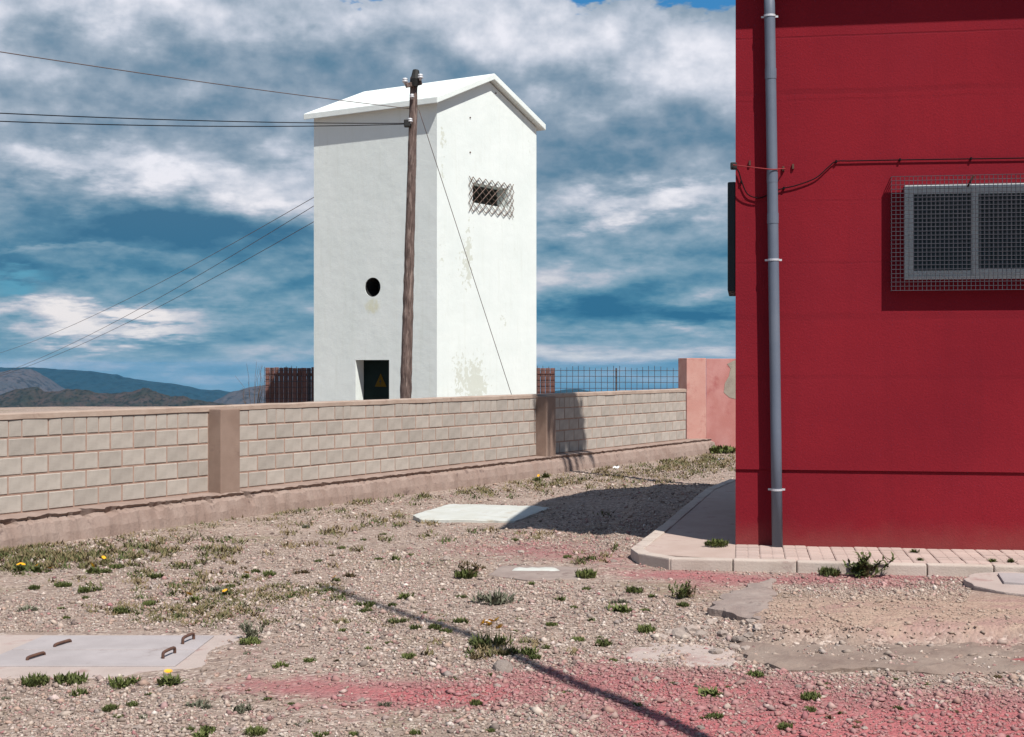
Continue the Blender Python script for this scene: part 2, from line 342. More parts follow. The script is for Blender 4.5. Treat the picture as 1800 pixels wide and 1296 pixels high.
for (py, wd_, a) in [(86, .008, .7), (182, .025, .35), (196, .012, .2), (372, .01, .25), (480, .01, .25), (575, .03, .25), (680, .02, .2)]:
    z0 = EYE - (py-HY)*12.38/F
    dd = g.m('ABSOLUTE', g.m('SUBTRACT', g.m('ADD', Z_, wob if wd_ > .009 else g.m('MULTIPLY', wob, .3)), z0))
    e = g.m('MULTIPLY', g.mapr(dd, wd_*.4, wd_*1.4, 1.0, 0.0), a); hv = e if hv is None else g.m('MAXIMUM', hv, e)
hv = g.m('MULTIPLY', hv, g.mapr(g.noise(v, 1.5, 3, .5), .3, .6, .35, 1.0))
col = g.mix(g.m('MULTIPLY', hv, .6), col, (.075, .006, .011))
g.l.new(col, b.inputs['Base Color']); b.inputs['Roughness'].default_value = .92; b.inputs['Specular IOR Level'].default_value = .12
bp = g.new('ShaderNodeBump'); bp.inputs['Strength'].default_value = .38; bp.inputs['Distance'].default_value = .010
g.l.new(g.m('SUBTRACT', g.m('ADD', g.noise(v, 55, 5, .7), g.m('MULTIPLY', g.noise(v, 7, 4, .5), .8)), g.m('MULTIPLY', hv, .8)), bp.inputs['Height']); g.l.new(bp.outputs[0], b.inputs['Normal'])

# window glass
m, g, b = newmat('dark_window_glass'); M['glass'] = m
b.inputs['Base Color'].default_value = (.005, .014, .021, 1); b.inputs['Roughness'].default_value = .12; b.inputs['Specular IOR Level'].default_value = .5

# ---------------------------------------------------------------- ground
REDS = [(560, 1208, 190, 22, .85), (800, 1222, 140, 20, 1.15), (1000, 1195, 230, 26, .55), (1230, 1215, 220, 36, .8), (1500, 1245, 260, 42, .62), (1750, 1265, 200, 50, .85),
        (1330, 1288, 210, 26, 1.0), (1130, 1268, 120, 28, .75), (1620, 1296, 200, 26, .9), (930, 966, 150, 20, .60), (1060, 985, 80, 14, .40), (1180, 1010, 120, 14, .55), (1350, 1014, 190, 12, .66), (1640, 1018, 190, 12, .58), (430, 1150, 80, 20, .25),
        (1760, 1140, 60, 12, .5), (1240, 1040, 60, 18, .4), (620, 1255, 120, 18, .35), (150, 1290, 120, 20, .12)]
def topx(X, Y, Z): return CX + X/Y*F, HY + (EYE-Z)/Y*F
def redness(X, Y, Z):
    px, py = topx(X, np.maximum(Y, .5), Z)
    r = 0
    wob = 14*np.sin(X*2.3+Y*1.7)+8*np.sin(X*5.1-Y*3.3)
    for cx, cy, rx, ry, a in REDS:
        r = r + a*np.exp(-(((px+wob-cx)/rx)**2 + ((py+wob*.35-cy)/ry)**2)*.9)
    return np.clip(r, 0, 1.2)*(Y > 4)
def dirtness(X, Y):
    return sstep(8.3, 8.5, Y)*(1-sstep(9.3, 10.6, Y))*sstep(1.3, 1.7, X)
def axis(lo, hi, step, far, gr=1.13):
    a = list(np.arange(lo, hi+step/2, step)); s = step; p = a[-1]; R = []
    while p < far: s *= gr; p += s; R.append(p)
    s = step; p = a[0]; L = []
    while p > -far: s *= gr; p -= s; L.append(p)
    return np.array(L[::-1] + a + R)
xs = axis(-6, 5.2, .06, 12000); ys = axis(5, 19, .06, 12000)
XX, YY = np.meshgrid(xs, ys); ZZ = zg(XX, YY)
nx, ny = len(xs), len(ys)
me = bpy.data.meshes.new('ground')
me.vertices.add(nx*ny); me.vertices.foreach_set('co', np.stack([XX, YY, ZZ], -1).ravel())
ii = (np.arange(ny-1)[:, None]*nx + np.arange(nx-1)[None]).ravel()
q = np.stack([ii, ii+1, ii+nx+1, ii+nx], 1)
me.loops.add(q.size); me.loops.foreach_set('vertex_index', q.ravel()); me.polygons.add(len(q))
me.polygons.foreach_set('loop_start', np.arange(len(q))*4); me.polygons.foreach_set('use_smooth', np.ones(len(q), bool)); me.update()
for nm, val in (('pigment', redness(XX, YY, ZZ)), ('dirt', dirtness(XX, YY))):
    at = me.attributes.new(nm, 'FLOAT', 'POINT'); at.data.foreach_set('value', np.asarray(val, np.float32).ravel())
m, g, b = newmat('gravel_ground')
tc = g.new('ShaderNodeTexCoord'); v = tc.outputs['Object']
ar = g.new('ShaderNodeAttribute', attribute_name='pigment'); ad = g.new('ShaderNodeAttribute', attribute_name='dirt')
vo = g.new('ShaderNodeTexVoronoi'); g.l.new(v, vo.inputs['Vector']); vo.inputs['Scale'].default_value = 42; vo.inputs['Randomness'].default_value = 1
sep = g.xyz(vo.outputs['Color'])
peb = g.ramp(sep[0], [(0, (0.131, 0.0949, 0.0829)), (.3, (0.235, 0.178, 0.149)), (.55, (0.312, 0.239, 0.199)), (.8, (0.4, 0.315, 0.266)), (1, (0.522, 0.438, 0.382))])
soil = g.mix(g.mapr(g.noise(v, 1.3, 6, .6), .35, .65), (0.24, 0.178, 0.145), (0.326, 0.248, 0.207))
col = g.mix(g.mapr(g.noise(v, 6, 5, .6), .35, .6), soil, peb)
col = g.mix(g.m('MULTIPLY', g.mapr(g.noise(v, .55, 6, .65), .52, .70), .45), col, (.16, .145, .07))
dirtc = g.mix(g.mapr(g.noise(v, 9, 6, .65), .35, .7), (0.4, 0.289, 0.223), (0.287, 0.19, 0.151))
dirtc = g.mix(g.mapr(g.noise(v, 2.2, 5, .6), .45, .65), dirtc, (0.32, 0.198, 0.172))
col = g.mix(g.m('MULTIPLY', ad.outputs['Fac'], .9), col, dirtc)
rn = g.noise(v, 7, 9, .75)
rf = g.mapr(g.m('ADD', ar.outputs['Fac'], g.m('MULTIPLY', g.m('SUBTRACT', rn, .5), 1.9)), .2, .8)
redc = g.mix(g.mapr(g.noise(v, 14, 6, .65), .35, .7), (.30, .085, .098), (.27, .13, .13))
redc = g.mix(g.mapr(ar.outputs['Fac'], .8, 1.15), redc, (.37, .085, .10))
col = g.mix(g.m('MULTIPLY', rf, .75), col, redc)
g.l.new(col, b.inputs['Base Color']); b.inputs['Roughness'].default_value = .97; b.inputs['Specular IOR Level'].default_value = .1
bp = g.new('ShaderNodeBump'); bp.inputs['Strength'].default_value = .8; bp.inputs['Distance'].default_value = .015
g.l.new(g.m('SUBTRACT', g.m('MULTIPLY', g.noise(v, 25, 6, .7), 1.2), vo.outputs['Distance']), bp.inputs['Height']); g.l.new(bp.outputs[0], b.inputs['Normal'])
me.materials.append(m)
tag(link('ground', me), kind='structure')

# ---------------------------------------------------------------- far hills
def hillmat(name, c1, c2, sc):
    return mk(name, c1, c2, sc*2.5, .95, 0, detail=10, stain=(tuple(x*.45 for x in c2), sc*9, .48, .62))
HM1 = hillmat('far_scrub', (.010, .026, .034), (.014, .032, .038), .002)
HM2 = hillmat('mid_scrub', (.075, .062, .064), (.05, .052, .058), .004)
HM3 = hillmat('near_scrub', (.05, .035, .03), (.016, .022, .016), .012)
def hills(name, dist, prof, mat, depth, seed, rough, ny=40, step=2.0):
    px = np.arange(prof[0][0], prof[-1][0]+step, step); py = np.interp(px, [p[0] for p in prof], [p[1] for p in prof])
    vs = []; n = len(px)
    for j in range(ny+1):
        t = j/ny; f = t if t <= .5 else 1-t; f = f*2                      # 0 foot, 1 crest
        Y = dist + (t-.5)*depth
        for i in range(n):
            X = (px[i]-CX)*dist/F; zt = EYE - (py[i]-HY)*dist/F
            sh = f**.8
            nz = mnoise.fractal(Vector((X/(dist*.035), Y/(dist*.035), seed)), 1.0, 2.0, 6)
            gul = abs(mnoise.fractal(Vector((X/(dist*.012), Y/(dist*.05), seed+9)), 1.0, 2.1, 5))
            z = -300 + (zt+300)*sh + rough*dist*(nz*.4 - gul*.5)*(1-f**3*.8)*f**.5
            vs.append((X + nz*dist*.004*(1-f), Y, z))
    fs = [(j*n+i, j*n+i+1, (j+1)*n+i+1, (j+1)*n+i) for j in range(ny) for i in range(n-1)]
    return tag(MB().add(vs, fs).obj(name, mat, smooth=True), kind='structure')
hills('hills', 9500, [(-520, 690), (-300, 655), (-120, 646), (0, 645.5), (60, 646), (105, 649), (150, 652), (190, 657), (208, 659), (216, 663), (260, 670), (300, 674), (330, 679), (352, 684), (365, 685), (385, 684), (400, 687), (420, 693), (470, 700), (600, 708)], HM1, 3000, 1.3, .006)
hills('hills', 6000, [(-420, 700), (-200, 668), (-60, 656), (0, 653), (20, 650), (42, 648.5), (56, 650), (68, 657), (82, 668), (104, 682), (140, 694), (200, 712)], HM2, 2200, 4.1, .010)
hills('hills', 5200, [(360, 712), (392, 698), (402, 691), (414, 687), (420, 687), (440, 681), (466, 676), (500, 668), (560, 664), (640, 672), (700, 690)], HM2, 1500, 7.7, .008)
hills('hills', 3000, [(-420, 712), (-150, 690), (0, 692), (20, 684), (52, 678), (66, 679), (78, 687), (95, 688), (118, 684), (150, 685), (180, 691), (205, 690), (232, 687), (252, 681), (262, 682), (278, 690), (300, 696), (322, 695), (335, 700), (380, 706), (460, 716)], HM3, 900, 2.2, .012)
hills('hills', 7000, [(900, 702), (950, 693), (975, 687), (1000, 683.5), (1020, 684), (1040, 688), (1080, 694), (1160, 702)], HM1, 1500, 3.3, .004)

# ---------------------------------------------------------------- block wall with footing
ZT, ZB = 1.15, 0.13                                        # top of the mortar cap, underside of the lowest course
wr = empty('block_wall', (WALL.o.x, WALL.o.y, -.2), WALL.a, 'long low wall of pale grey concrete blocks on a rough concrete footing', 'wall')
dzw = .2                                                   # local z = world z + .2
X0, X1 = -3.0, WALL.hit(1206, 730)[0]
T = .2
PILL = []
for (pa, pb, pf) in ((367, 387, 422), (943, 958, 977)):
    la = WALL.hit(pa, 800)[0]; prj = .19; lb = WALL.hit(pf, 800, -prj)[0]
    PILL.append((la, lb, prj))
MB().box(X0, X1-.005, .007, T-.007, -.3+dzw, ZT-.06+dzw).obj('mortar', M['mortar'], wr)
# cap: slightly uneven
n = 120; vs = []; sec = [(-.008, ZT-.062), (-.004, ZT-.012), (.03, ZT), (.17, ZT), (.215, ZT-.012), (.22, ZT-.062)]
for i in range(n+1):
    x = X0 + (X1-X0)*i/n
    for (yy, zz) in sec:
        k = mnoise.noise(Vector((x*3, yy*9, zz*7))); vs.append((x, yy + k*.008, zz + dzw + k*.007))
k = len(sec)
MB().add(vs, [(i*k+j, i*k+(j+1) % k, (i+1)*k+(j+1) % k, (i+1)*k+j) for i in range(n) for j in range(k)] + [tuple(range(k)), tuple(n*k+j for j in range(k))]).obj('mortar_cap', M['cap'], wr)
# blocks
ROW = (ZT-.06-ZB)/5; BW = .342; J = .019
cache = {}
def block_mesh(wd_, h):
    key = (round(wd_, 3), round(h, 3))
    if key not in cache:
        cache[key] = MB().box(0, wd_, 0, T, 0, h).mesh('concrete_block', M['block'], bevel=.006, seg=1)
    return cache[key]
spans = []; last = X0
for (la, lb, prj) in PILL: spans.append((last, la)); last = lb
spans.append((last, X1))
for si, (a, b_) in enumerate(spans):
    for r in range(5):
        z = ZB + r*ROW
        off = (BW*.5 if r % 2 else 0) + .11*si
        x = b_ + off - math.ceil((b_+off-a)/BW)*BW
        while x < b_ - 1e-4:
            ca, cb = max(x, a), min(x+BW, b_)
            if r == 4 and random.random() < .6 and cb-ca > BW*.8:     # top course: blocks scored in half
                parts = [(ca, (ca+cb)/2+.003), ((ca+cb)/2+.003, cb)]
            else: parts = [(ca, cb)]
            for pa, pb in parts:
                wd_ = pb-pa-(J if len(parts) == 1 else J*.6)
                if wd_ > .03:
                    o = link('concrete_block', block_mesh(wd_, ROW-J), wr, (pa+J/2, random.uniform(-.003, .003), z+J/2+dzw))
            x += BW
for (la, lb, prj) in PILL:
    MB().box(la, lb, -prj, T+.03, -.3+dzw, ZT-.035+dzw).obj('pillar', M['pillar'], wr, bevel=.012)
# footing: ledge with a broken front edge
n = 900; vs = []; k = 7
for i in range(n+1):
    x = X0 + (X1+3-X0)*i/n
    lw = .25 + .02*mnoise.noise(Vector((x*.8, 3, 0)))
    rg = max(0, mnoise.fractal(Vector((x*6, 0, 1)), .8, 2.1, 5))*.13*(1.15 if x < 4 else .6)
    zt_ = ZB-.004
    def nn(a): return mnoise.fractal(Vector((x*7, a*3.3, 5)), .7, 2.1, 6)
    vs += [(x, .05, zt_+dzw), (x, -.12, zt_+.006*nn(1)+dzw), (x, -lw+rg, zt_-.012+.012*nn(2)+dzw),
           (x, -lw+.03+rg*1.2, zt_-.045-rg*.5+.012*nn(9)+dzw), (x, -lw-.02+.02*nn(3), zt_-.085-rg*.4+.02*nn(4)+dzw), (x, -lw-.055+.02*nn(6), zt_-.2+.02*nn(7)+dzw), (x, -lw-.10+.03*nn(8), -.42+dzw)]
fs = [(i*k+j, (i+1)*k+j, (i+1)*k+j+1, i*k+j+1) for i in range(n) for j in range(k-1)]
fo = MB().add(vs, fs); fo.obj('footing', M['footing'], wr, smooth=False)

# ---------------------------------------------------------------- pink wall beyond the block wall
def foot(*pts): return [((px-CX)*dd/F, dd) for px, dd in pts]
pw = empty('pink_wall', (3.7, 29.0, -.1), 0, 'faded pink rendered wall end rising above the end of the block wall', 'wall')
def shiftp(poly, ox=3.7, oy=29.0): return [(x-ox, y-oy) for x, y in poly]
f1 = shiftp(foot((1207, 28.95), (1241, 29.1), (1241, 29.6), (1192, 29.5)))
f2 = shiftp(foot((1241.3, 29.16), (1345, 29.9), (1345, 30.3), (1241.3, 29.5)))
MB().prism(f1, -.3, 1.77+.1).obj('pier', M['pinkpier'], pw, bevel=.012)
MB().prism(f2, -.3, 1.76+.1).obj('wall_panel', M['pinkwall'], pw, bevel=.01)
pts = [(1272, 690), (1274, 674), (1281, 662), (1284, 648), (1278, 640), (1290, 634), (1300, 632), (1304, 700), (1295, 702), (1282, 699)]
A3 = Vector((*foot((1241.3, 29.16))[0],)); B3 = Vector((*foot((1345, 29.9))[0],)); fr = Frame(A3.x, A3.y, math.atan2(B3.y-A3.y, B3.x-A3.x))
vs = []
for (px, py) in pts:
    lx, lz = fr.hit(px, py)
    for dd in (-.006, .004): p = fr.world(lx, dd); vs.append((p.x-3.7, p.y-29.0, lz+.1))
n = len(pts)
MB().add(vs, [tuple(range(0, 2*n, 2)), tuple(range(2*n-1, 0, -2))] + [(2*i, 2*i+1, (2*i+3) % (2*n), (2*i+2) % (2*n)) for i in range(n)]).obj('bare_patch', M['bareplaster'], pw)

# ---------------------------------------------------------------- white transformer tower
A_, B_ = 3.86, 3.45; EO, GO = .18, .15
tr = empty('transformer_tower', (TOW.o.x, TOW.o.y, 0), TOW.a, 'tall white rendered tower with a shallow gabled roof behind the block wall', 'tower')
ZE, ZR, ZG = 7.16, 7.92, -.45                               # wall top at the eaves, gable peak, foot
wx0, wz1 = TOW.hit(831, 321); wx1, _ = TOW.hit(893, 340); _, wz0 = TOW.hit(831, 356)
hole = [(wx0, wz0), (wx1, wz0), (wx1, wz1), (wx0, wz1)]
gable = [(0, ZG), (A_, ZG), (A_, ZE), (A_/2, ZR), (0, ZE)]
t = .3
mb = MB()
mb.plate(gable, [hole], lambda u, v_, dd: (u, dd, v_), t)
dl, dzt = TOW.hity(625, 633); dr, _ = TOW.hity(684, 633)
door = [(dr, ZG+.02), (dl, ZG+.02), (dl, dzt), (dr, dzt)]
cy, cz = TOW.hity(655, 505); cr = TOW.hity(655, 488)[1]-cz
circ = [(cy + cr*1.05*math.cos(a*math.pi/14), cz + cr*math.sin(a*math.pi/14)) for a in range(28)]
mb.plate([(t, ZG), (B_, ZG), (B_, ZE), (t, ZE)], [door, circ], lambda u, v_, dd: (dd, u, v_), t)
mb.plate([(t, ZG), (B_, ZG), (B_, ZE), (t, ZE)], [], lambda u, v_, dd: (A_-dd, u, v_), t)
mb.plate([(t, ZG), (A_-t, ZG), (A_-t, ZE), (A_/2, ZR-.06), (t, ZE)], [], lambda u, v_, dd: (u, B_-dd, v_), t)
mb.obj('wall', M['white'], tr)
RT = .135
sec = [(-EO, ZE-.045), (-EO, ZE-.045+RT), (A_/2, ZR+.17), (A_+EO, ZE-.045+RT), (A_+EO, ZE-.045), (A_/2, ZR+.17-RT)]
vs = [(x, y, z) for y in (-GO, B_+GO) for x, z in sec]
MB().add(vs, [(0, 1, 2, 5), (5, 2, 3, 4), (6, 11, 8, 7), (11, 10, 9, 8)] + [(i, 6+i, 6+(i+1) % 6, (i+1) % 6) for i in range(6)]).obj('roof', M['white'], tr, bevel=.015)
MB().tube([(.012, cy, cz), (.45, cy, cz)], [cr*1.0, cr*1.0], 28, caps=False).obj('dark_hole_lining', M['black'], tr)  # black lining added so the round hole looks fully dark inside
do = MB().box(.277, .32, dr-.02, dl+.02, ZG, dzt+.02).obj('door', M['darkdoor'], tr)
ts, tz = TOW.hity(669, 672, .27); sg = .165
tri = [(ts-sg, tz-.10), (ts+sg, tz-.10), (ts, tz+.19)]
sgo = MB().plate(tri, [], lambda u, v_, dd: (.2755-dd, u, v_), .006).obj('warning_sign', M['signyellow_shaded'], do)
bolt = [(ts+.025, tz+.09), (ts-.035, tz+.0), (ts+.005, tz+.0), (ts-.02, tz-.07), (ts+.05, tz+.03), (ts+.01, tz+.03)]
MB().plate(bolt, [], lambda u, v_, dd: (.268-dd, u, v_), .002).obj('lightning_symbol', M['black'], do)
# chain-link guard over the opening in the gable wall
gx0, gz1 = TOW.hit(824, 310); gx1, _ = TOW.hit(900, 345); _, gz0 = TOW.hit(824, 371)
mb = MB(); nxd, nzd = 7, 2; sx = (gx1-gx0)/nxd; sz = (gz1-gz0)/nzd
for i in range(nxd+1):
    for s_ in (-1, 1):
        pts = []
        for j in range(nzd*2+1):
            ph = (j + (0 if s_ > 0 else 1)) % 2
            x = gx0 + sx*(i + ph - .5); pts.append((min(max(x, gx0-.02), gx1+.02), -.03-.012*(j % 2)*s_, gz0 + sz*j/2))
        mb.tube(pts, .0095, 5)
tag(mb.obj('chain_link_guard', M['chain'], tr), kind='stuff')
for (px, py) in ((826, 207), (826, 268), (871, 164)):
    lx, lz = TOW.hit(px, py); MB().tube([(lx, .01, lz), (lx, -.02, lz)], .016, 8).obj('wall_hook', M['rust'], tr)

# ---------------------------------------------------------------- wooden pole and overhead wires
PD = 22.0
pt, pbm = px3(728, 136, PD), px3(713, 703, PD); base = pbm + (pbm-pt)*((pbm.z+.2)/(pt.z-pbm.z)); base.z = zg1(base.x, base.y)-.02
pr = empty('utility_pole', tuple(base), 0, 'weathered brown wooden pole leaning slightly before the white tower', 'pole')
n = 110; mb = MB(); pts = []; rs = []
for i in range(n+1):
    f = i/n; p = (pt-base)*f; pts.append((p.x + .008*mnoise.noise(Vector((f*16, 1, 0))), p.y, p.z)); rs.append((.100-.040*f)*(1+.10*mnoise.noise(Vector((f*45, 5, 2)))))
mb.tube(pts, rs, 14).obj('shaft', M['wood'], pr, smooth=True)
def rel(px, py, dd=PD): return px3(px, py, dd)-base
mb = MB(); a = rel(731, 124); mb.tube([rel(729, 152, PD-.08), rel(730, 140, PD-.08), rel(731, 124, PD-.05)], [.05, .075, .05], 8); mb.obj('pole_cap', M['black'], pr, bevel=0)
mb = MB(); mb.box(-.13, .13, -.035, .035, -.035, .035)
o = mb.obj('crossarm', M['wood'], pr, bevel=.01, loc=tuple(rel(727, 148, PD-.07)), rot=(0, rad(-14), rad(20)))
def insulator(px, py, dd=PD-.12, s=1.0):
    prof = [(0, -.05), (.02, -.05), (.022, -.02), (.045, -.015), (.045, .005), (.025, .01), (.04, .02), (.036, .045), (0, .055)]
    m_ = 10; vs = []
    for r_, z_ in prof: vs += [(r_*s*math.cos(2*math.pi*k/m_), r_*s*math.sin(2*math.pi*k/m_), z_*s) for k in range(m_)]
    fs = [(i*m_+k, i*m_+(k+1) % m_, (i+1)*m_+(k+1) % m_, (i+1)*m_+k) for i in range(len(prof)-1) for k in range(m_)]
    return MB().add(vs, fs).obj('insulator', M['porcelain'], pr, smooth=True, loc=tuple(rel(px, py, dd)))
insulator(712, 143); insulator(739, 136); insulator(724, 170, PD-.11, .8); insulator(721, 213, PD-.11, .9)
MB().box(-.05, .05, -.06, .06, -.05, .06).obj('cable_clamp', M['black'], pr, bevel=.015, loc=tuple(rel(716, 218, PD-.08)))
def wire(name, a, b_, sag, r, mat, label, grp=None, n=24, cat='wire'):
    a, b_ = Vector(a), Vector(b_); pts = []
    for i in range(n+1):
        f = i/n; p = a.lerp(b_, f); p.z -= sag*4*f*(1-f); pts.append(p-a)
    return tag(MB().tube(pts, r, 6).obj(name, mat, loc=tuple(a), smooth=True), label, cat, grp)
def ext(a, b_, k): return Vector(b_) + (Vector(b_)-Vector(a))*k
a = px3(719, 191, PD); b2 = px3(8, 77, 16.0); wire('overhead_wire', a, ext(a, b2, .9), .10, .0058, M['wirebrown'], 'single brown wire rising leftwards from the wooden pole across the sky', cat='wire')
a = px3(714, 217, PD); b2 = px3(8, 182, 17.0); wire('overhead_cable', a, ext(a, b2, .9), .12, .0068, M['cable'], 'upper of the two dark cables running left from the pole clamp')
b2 = px3(8, 188, 17.0); wire('overhead_cable', a-Vector((0, 0, .012)), ext(a, b2, .9), .17, .0068, M['cable'], 'lower of the two dark cables running left from the pole clamp')
a = px3(736, 192, PD); wire('guy_wire', a, (.42, 24.6, -.2), .0, .0055, M['wirebrown'], 'thin guy wire slanting down from the pole across the white gable wall')
for (ya, yb, lab) in ((335, 594, 'topmost of three thin wires slanting down left from behind the tower'), (350, 631, 'middle of three thin wires slanting down left from behind the tower'), (378, 634, 'lowest of three thin wires slanting down left from behind the tower')):
    a = px3(556, ya, 34.5); b2 = px3(0, yb, 75.0)
    st_ = ext(b2, a, .06); wire('service_wire', st_, ext(st_, b2, .5), .9, .0075, M['wirebrown'], lab)

# ---------------------------------------------------------------- slatted panels and welded mesh behind the tower
FE = Frame((465-CX)*37/F, 37, math.atan2(35-37, (1195-CX)*35/F-(465-CX)*37/F))
def panel(name, pa, pb, ytop, label):
    a = FE.hit(pa, 660)[0]; b_ = FE.hit(pb, 660)[0]; zt_ = FE.hit(pa, ytop)[1]
    o0 = FE.world(a, .06)
    r = empty(name, (o0.x, o0.y, -.2), FE.a, label, 'fence')
    x = 0; wsl = .125
    ms = MB().box(0, wsl-.012, 0, .025, 0, zt_+.2).mesh('slat', M['slat'], bevel=.004, seg=1)
    while x < b_-a-.02:
        link('slat', ms, r, (x, random.uniform(-.006, .006), random.uniform(-.02, .01))); x += wsl
    for z in (.3, zt_+.2-.22): MB().box(0, b_-a, .028, .07, z, z+.07).obj('rail', M['slat'], r)
    return r
panel('slatted_panel', 465, 600, 646, 'rust brown slatted panel left of the white tower')
panel('slatted_panel', 915, 972, 646, 'narrow rust brown slatted panel right of the white tower')
a = FE.hit(465, 660)[0]; b_ = FE.hit(1200, 660)[0]; zt_ = FE.hit(800, 645)[1]
fo = FE.world(a, 0)
fr_ = empty('mesh_fence', (fo.x, fo.y, -.25), FE.a, 'low fence of dark welded wire mesh behind the tower and block wall', 'fence')
mb = MB(); L = b_-a; sp = .147; n = int(L/sp)
for i in range(n+1): mb.tube([(i*sp, 0, 0), (i*sp + .01*math.sin(i*7.), .004*math.sin(i*3.), zt_+.25+.03*math.sin(i*5.3))], .0065, 4)
z = .12
while z < zt_+.2: mb.tube([(L*k/8, .006, z+.004*math.sin(k*2+z*9)) for k in range(9)], .0065, 4); z += sp
tag(mb.obj('wire_mesh', M['mesh'], fr_), kind='stuff')
for k in (FE.hit(1083, 660)[0]-a, 1.2, 5.4): MB().box(k-.02, k+.02, .012, .05, -.1, zt_+.22).obj('post', M['mesh'], fr_)
# bare twigs beside the left panel
tw = FE.world(FE.hit(460, 660)[0]-.15, -.2); mb = MB()
for i in range(16):
    an = random.uniform(0, 6.3); h = random.uniform(1.2, 1.95); p = [Vector((0, 0, 0))]
    for k in range(1, 6): p.append(Vector((math.cos(an)*.07*k*random.uniform(.5, 1.2)-.012*k, math.sin(an)*.05*k, h*k/5)))
    mb.tube(p, [.009, .008, .006, .005, .004, .003], 4)
tag(mb.obj('bare_shrub', M['twig'], loc=(tw.x, tw.y, -.2)), 'leafless twiggy shrub beside the slatted panel left of the tower', 'shrub')

# ---------------------------------------------------------------- red building
rb = empty('red_building', (RED.o.x, RED.o.y, WALK_Z), RED.a, 'dark red rendered building with a caged sliding window and grey downpipe', 'building')
def RZ(z): return z - WALK_Z
def rhit(px, py, ly=0.0):
    lx, z = RED.hit(px, py, ly); return lx, RZ(z)
LEN = 8.0
HT = 5.32                                                   # wall height
plz = rhit(1293, 825)[1]
wl, wt = rhit(1589, 327); wb = rhit(1589, 492)[1]; wm = rhit(1710, 400)[0]; wr_ = wm + (wm-wl) + .02
hole = [(wl+.01, wb+.01), (wr_-.01, wb+.01), (wr_-.01, wt-.01), (wl+.01, wt-.01)]
mb = MB()
mb.plate([(0, plz), (LEN, plz), (LEN, HT), (0, HT)], [hole], lambda u, v_, dd: (u, dd, v_), .25)
mb.obj('wall', M['red'], rb)
MB().box(0, LEN, .016, .25, -.2, plz-.002).obj('plinth', M['red'], rb)
def wallseg(p, q, t_=.22):
    p, q = Vector(p), Vector(q); d_ = (q-p).normalized(); n_ = Vector((d_.y, -d_.x))*t_
    return [(v_.x, v_.y) for v_ in (p, p+n_, q+n_, q)]
MB().prism(wallseg((0, .252), (0, 2.85)), -.2, HT).obj('side_wall', M['red'], rb)
OUT = [(0, 2.852), (.45, 4.7), (1.1, 5.05), (3.0, 5.4), (LEN, 6.2), (LEN, .252)]
for p, q in zip(OUT[:-1], OUT[1:]): MB().prism(wallseg(p, q), -.2, HT).obj('rear_wall', M['red'], rb)
MB().prism([(0.0, -.45), (LEN+.3, -.45), (LEN+.3, 6.45), (3.0, 5.6), (1.15, 5.25), (.5, 4.85), (0.0, 2.95)], HT+.002, HT+.11).obj('roof', M['roofslab'], rb)
# window
wf = .055; fy = -.025
def frame_rect(mb, x0, x1, z0, z1, w_, y0, y1):
    mb.box(x0, x1, y0, y1, z0, z0+w_); mb.box(x0, x1, y0, y1, z1-w_, z1); mb.box(x0, x0+w_, y0+.0005, y1-.0005, z0+w_, z1-w_); mb.box(x1-w_, x1, y0+.0005, y1-.0005, z0+w_, z1-w_); return mb
wn = frame_rect(MB(), wl, wr_, wb, wt, .03, fy, .09).obj('window', M['alu'], rb)
s1 = frame_rect(MB(), wl+.032, wm+.03, wb+.032, wt-.032, wf-.012, fy+.012, fy+.04).obj('sash', M['alu'], wn)
s2 = frame_rect(MB(), wm-.01, wr_-.032, wb+.032, wt-.032, wf-.005, fy-.012, fy+.010).obj('sash', M['alu'], wn)
MB().box(wl+.07, wm-.005, fy+.024, fy+.030, wb+.07, wt-.07).obj('pane', M['glass'], wn)
MB().box(wm+.038, wr_-.08, fy-.004, fy+.002, wb+.07, wt-.07).obj('pane', M['glass'], wn)
mb = MB(); mb.box(wl-.03, wr_+.03, .26, .9, wb-.03, wt+.03); mb.obj('room_lining', M['dark'], wn)
# grating cage
gl, gt = rhit(1567, 311, -.075); gb = rhit(1567, 511, -.075)[1]; gr = wr_ + (wl-gl)
mb = MB(); sp = .0365; y0, y1 = -.088, -.066
n = int(round((gr-gl)/sp))
for i in range(n+1): x = gl+(gr-gl)*i/n; mb.box(x-.0012, x+.0012, y0, y1, gb, gt)
n = int(round((gt-gb)/sp))
for i in range(n+1): z = gb+(gt-gb)*i/n; mb.box(gl, gr, y0-.003, y1-.001, z-.0012, z+.0012)
for x in (gl, gr):
    for i in range(n+1): z = gb+(gt-gb)*i/n; mb.box(x-.003, x+.003, y1, -.002, z-.0025, z+.0025)
tag(mb.obj('window_cage', M['bars'], rb), kind='stuff')
mb = MB(); lx, lz = rhit(1709, 312, -.09); mb.tube([(lx-.03, -.04, lz-.07), (lx, -.086, lz-.01), (lx+.012, -.095, lz+.015)], .009, 6).obj('cage_hook', M['rust'], rb)
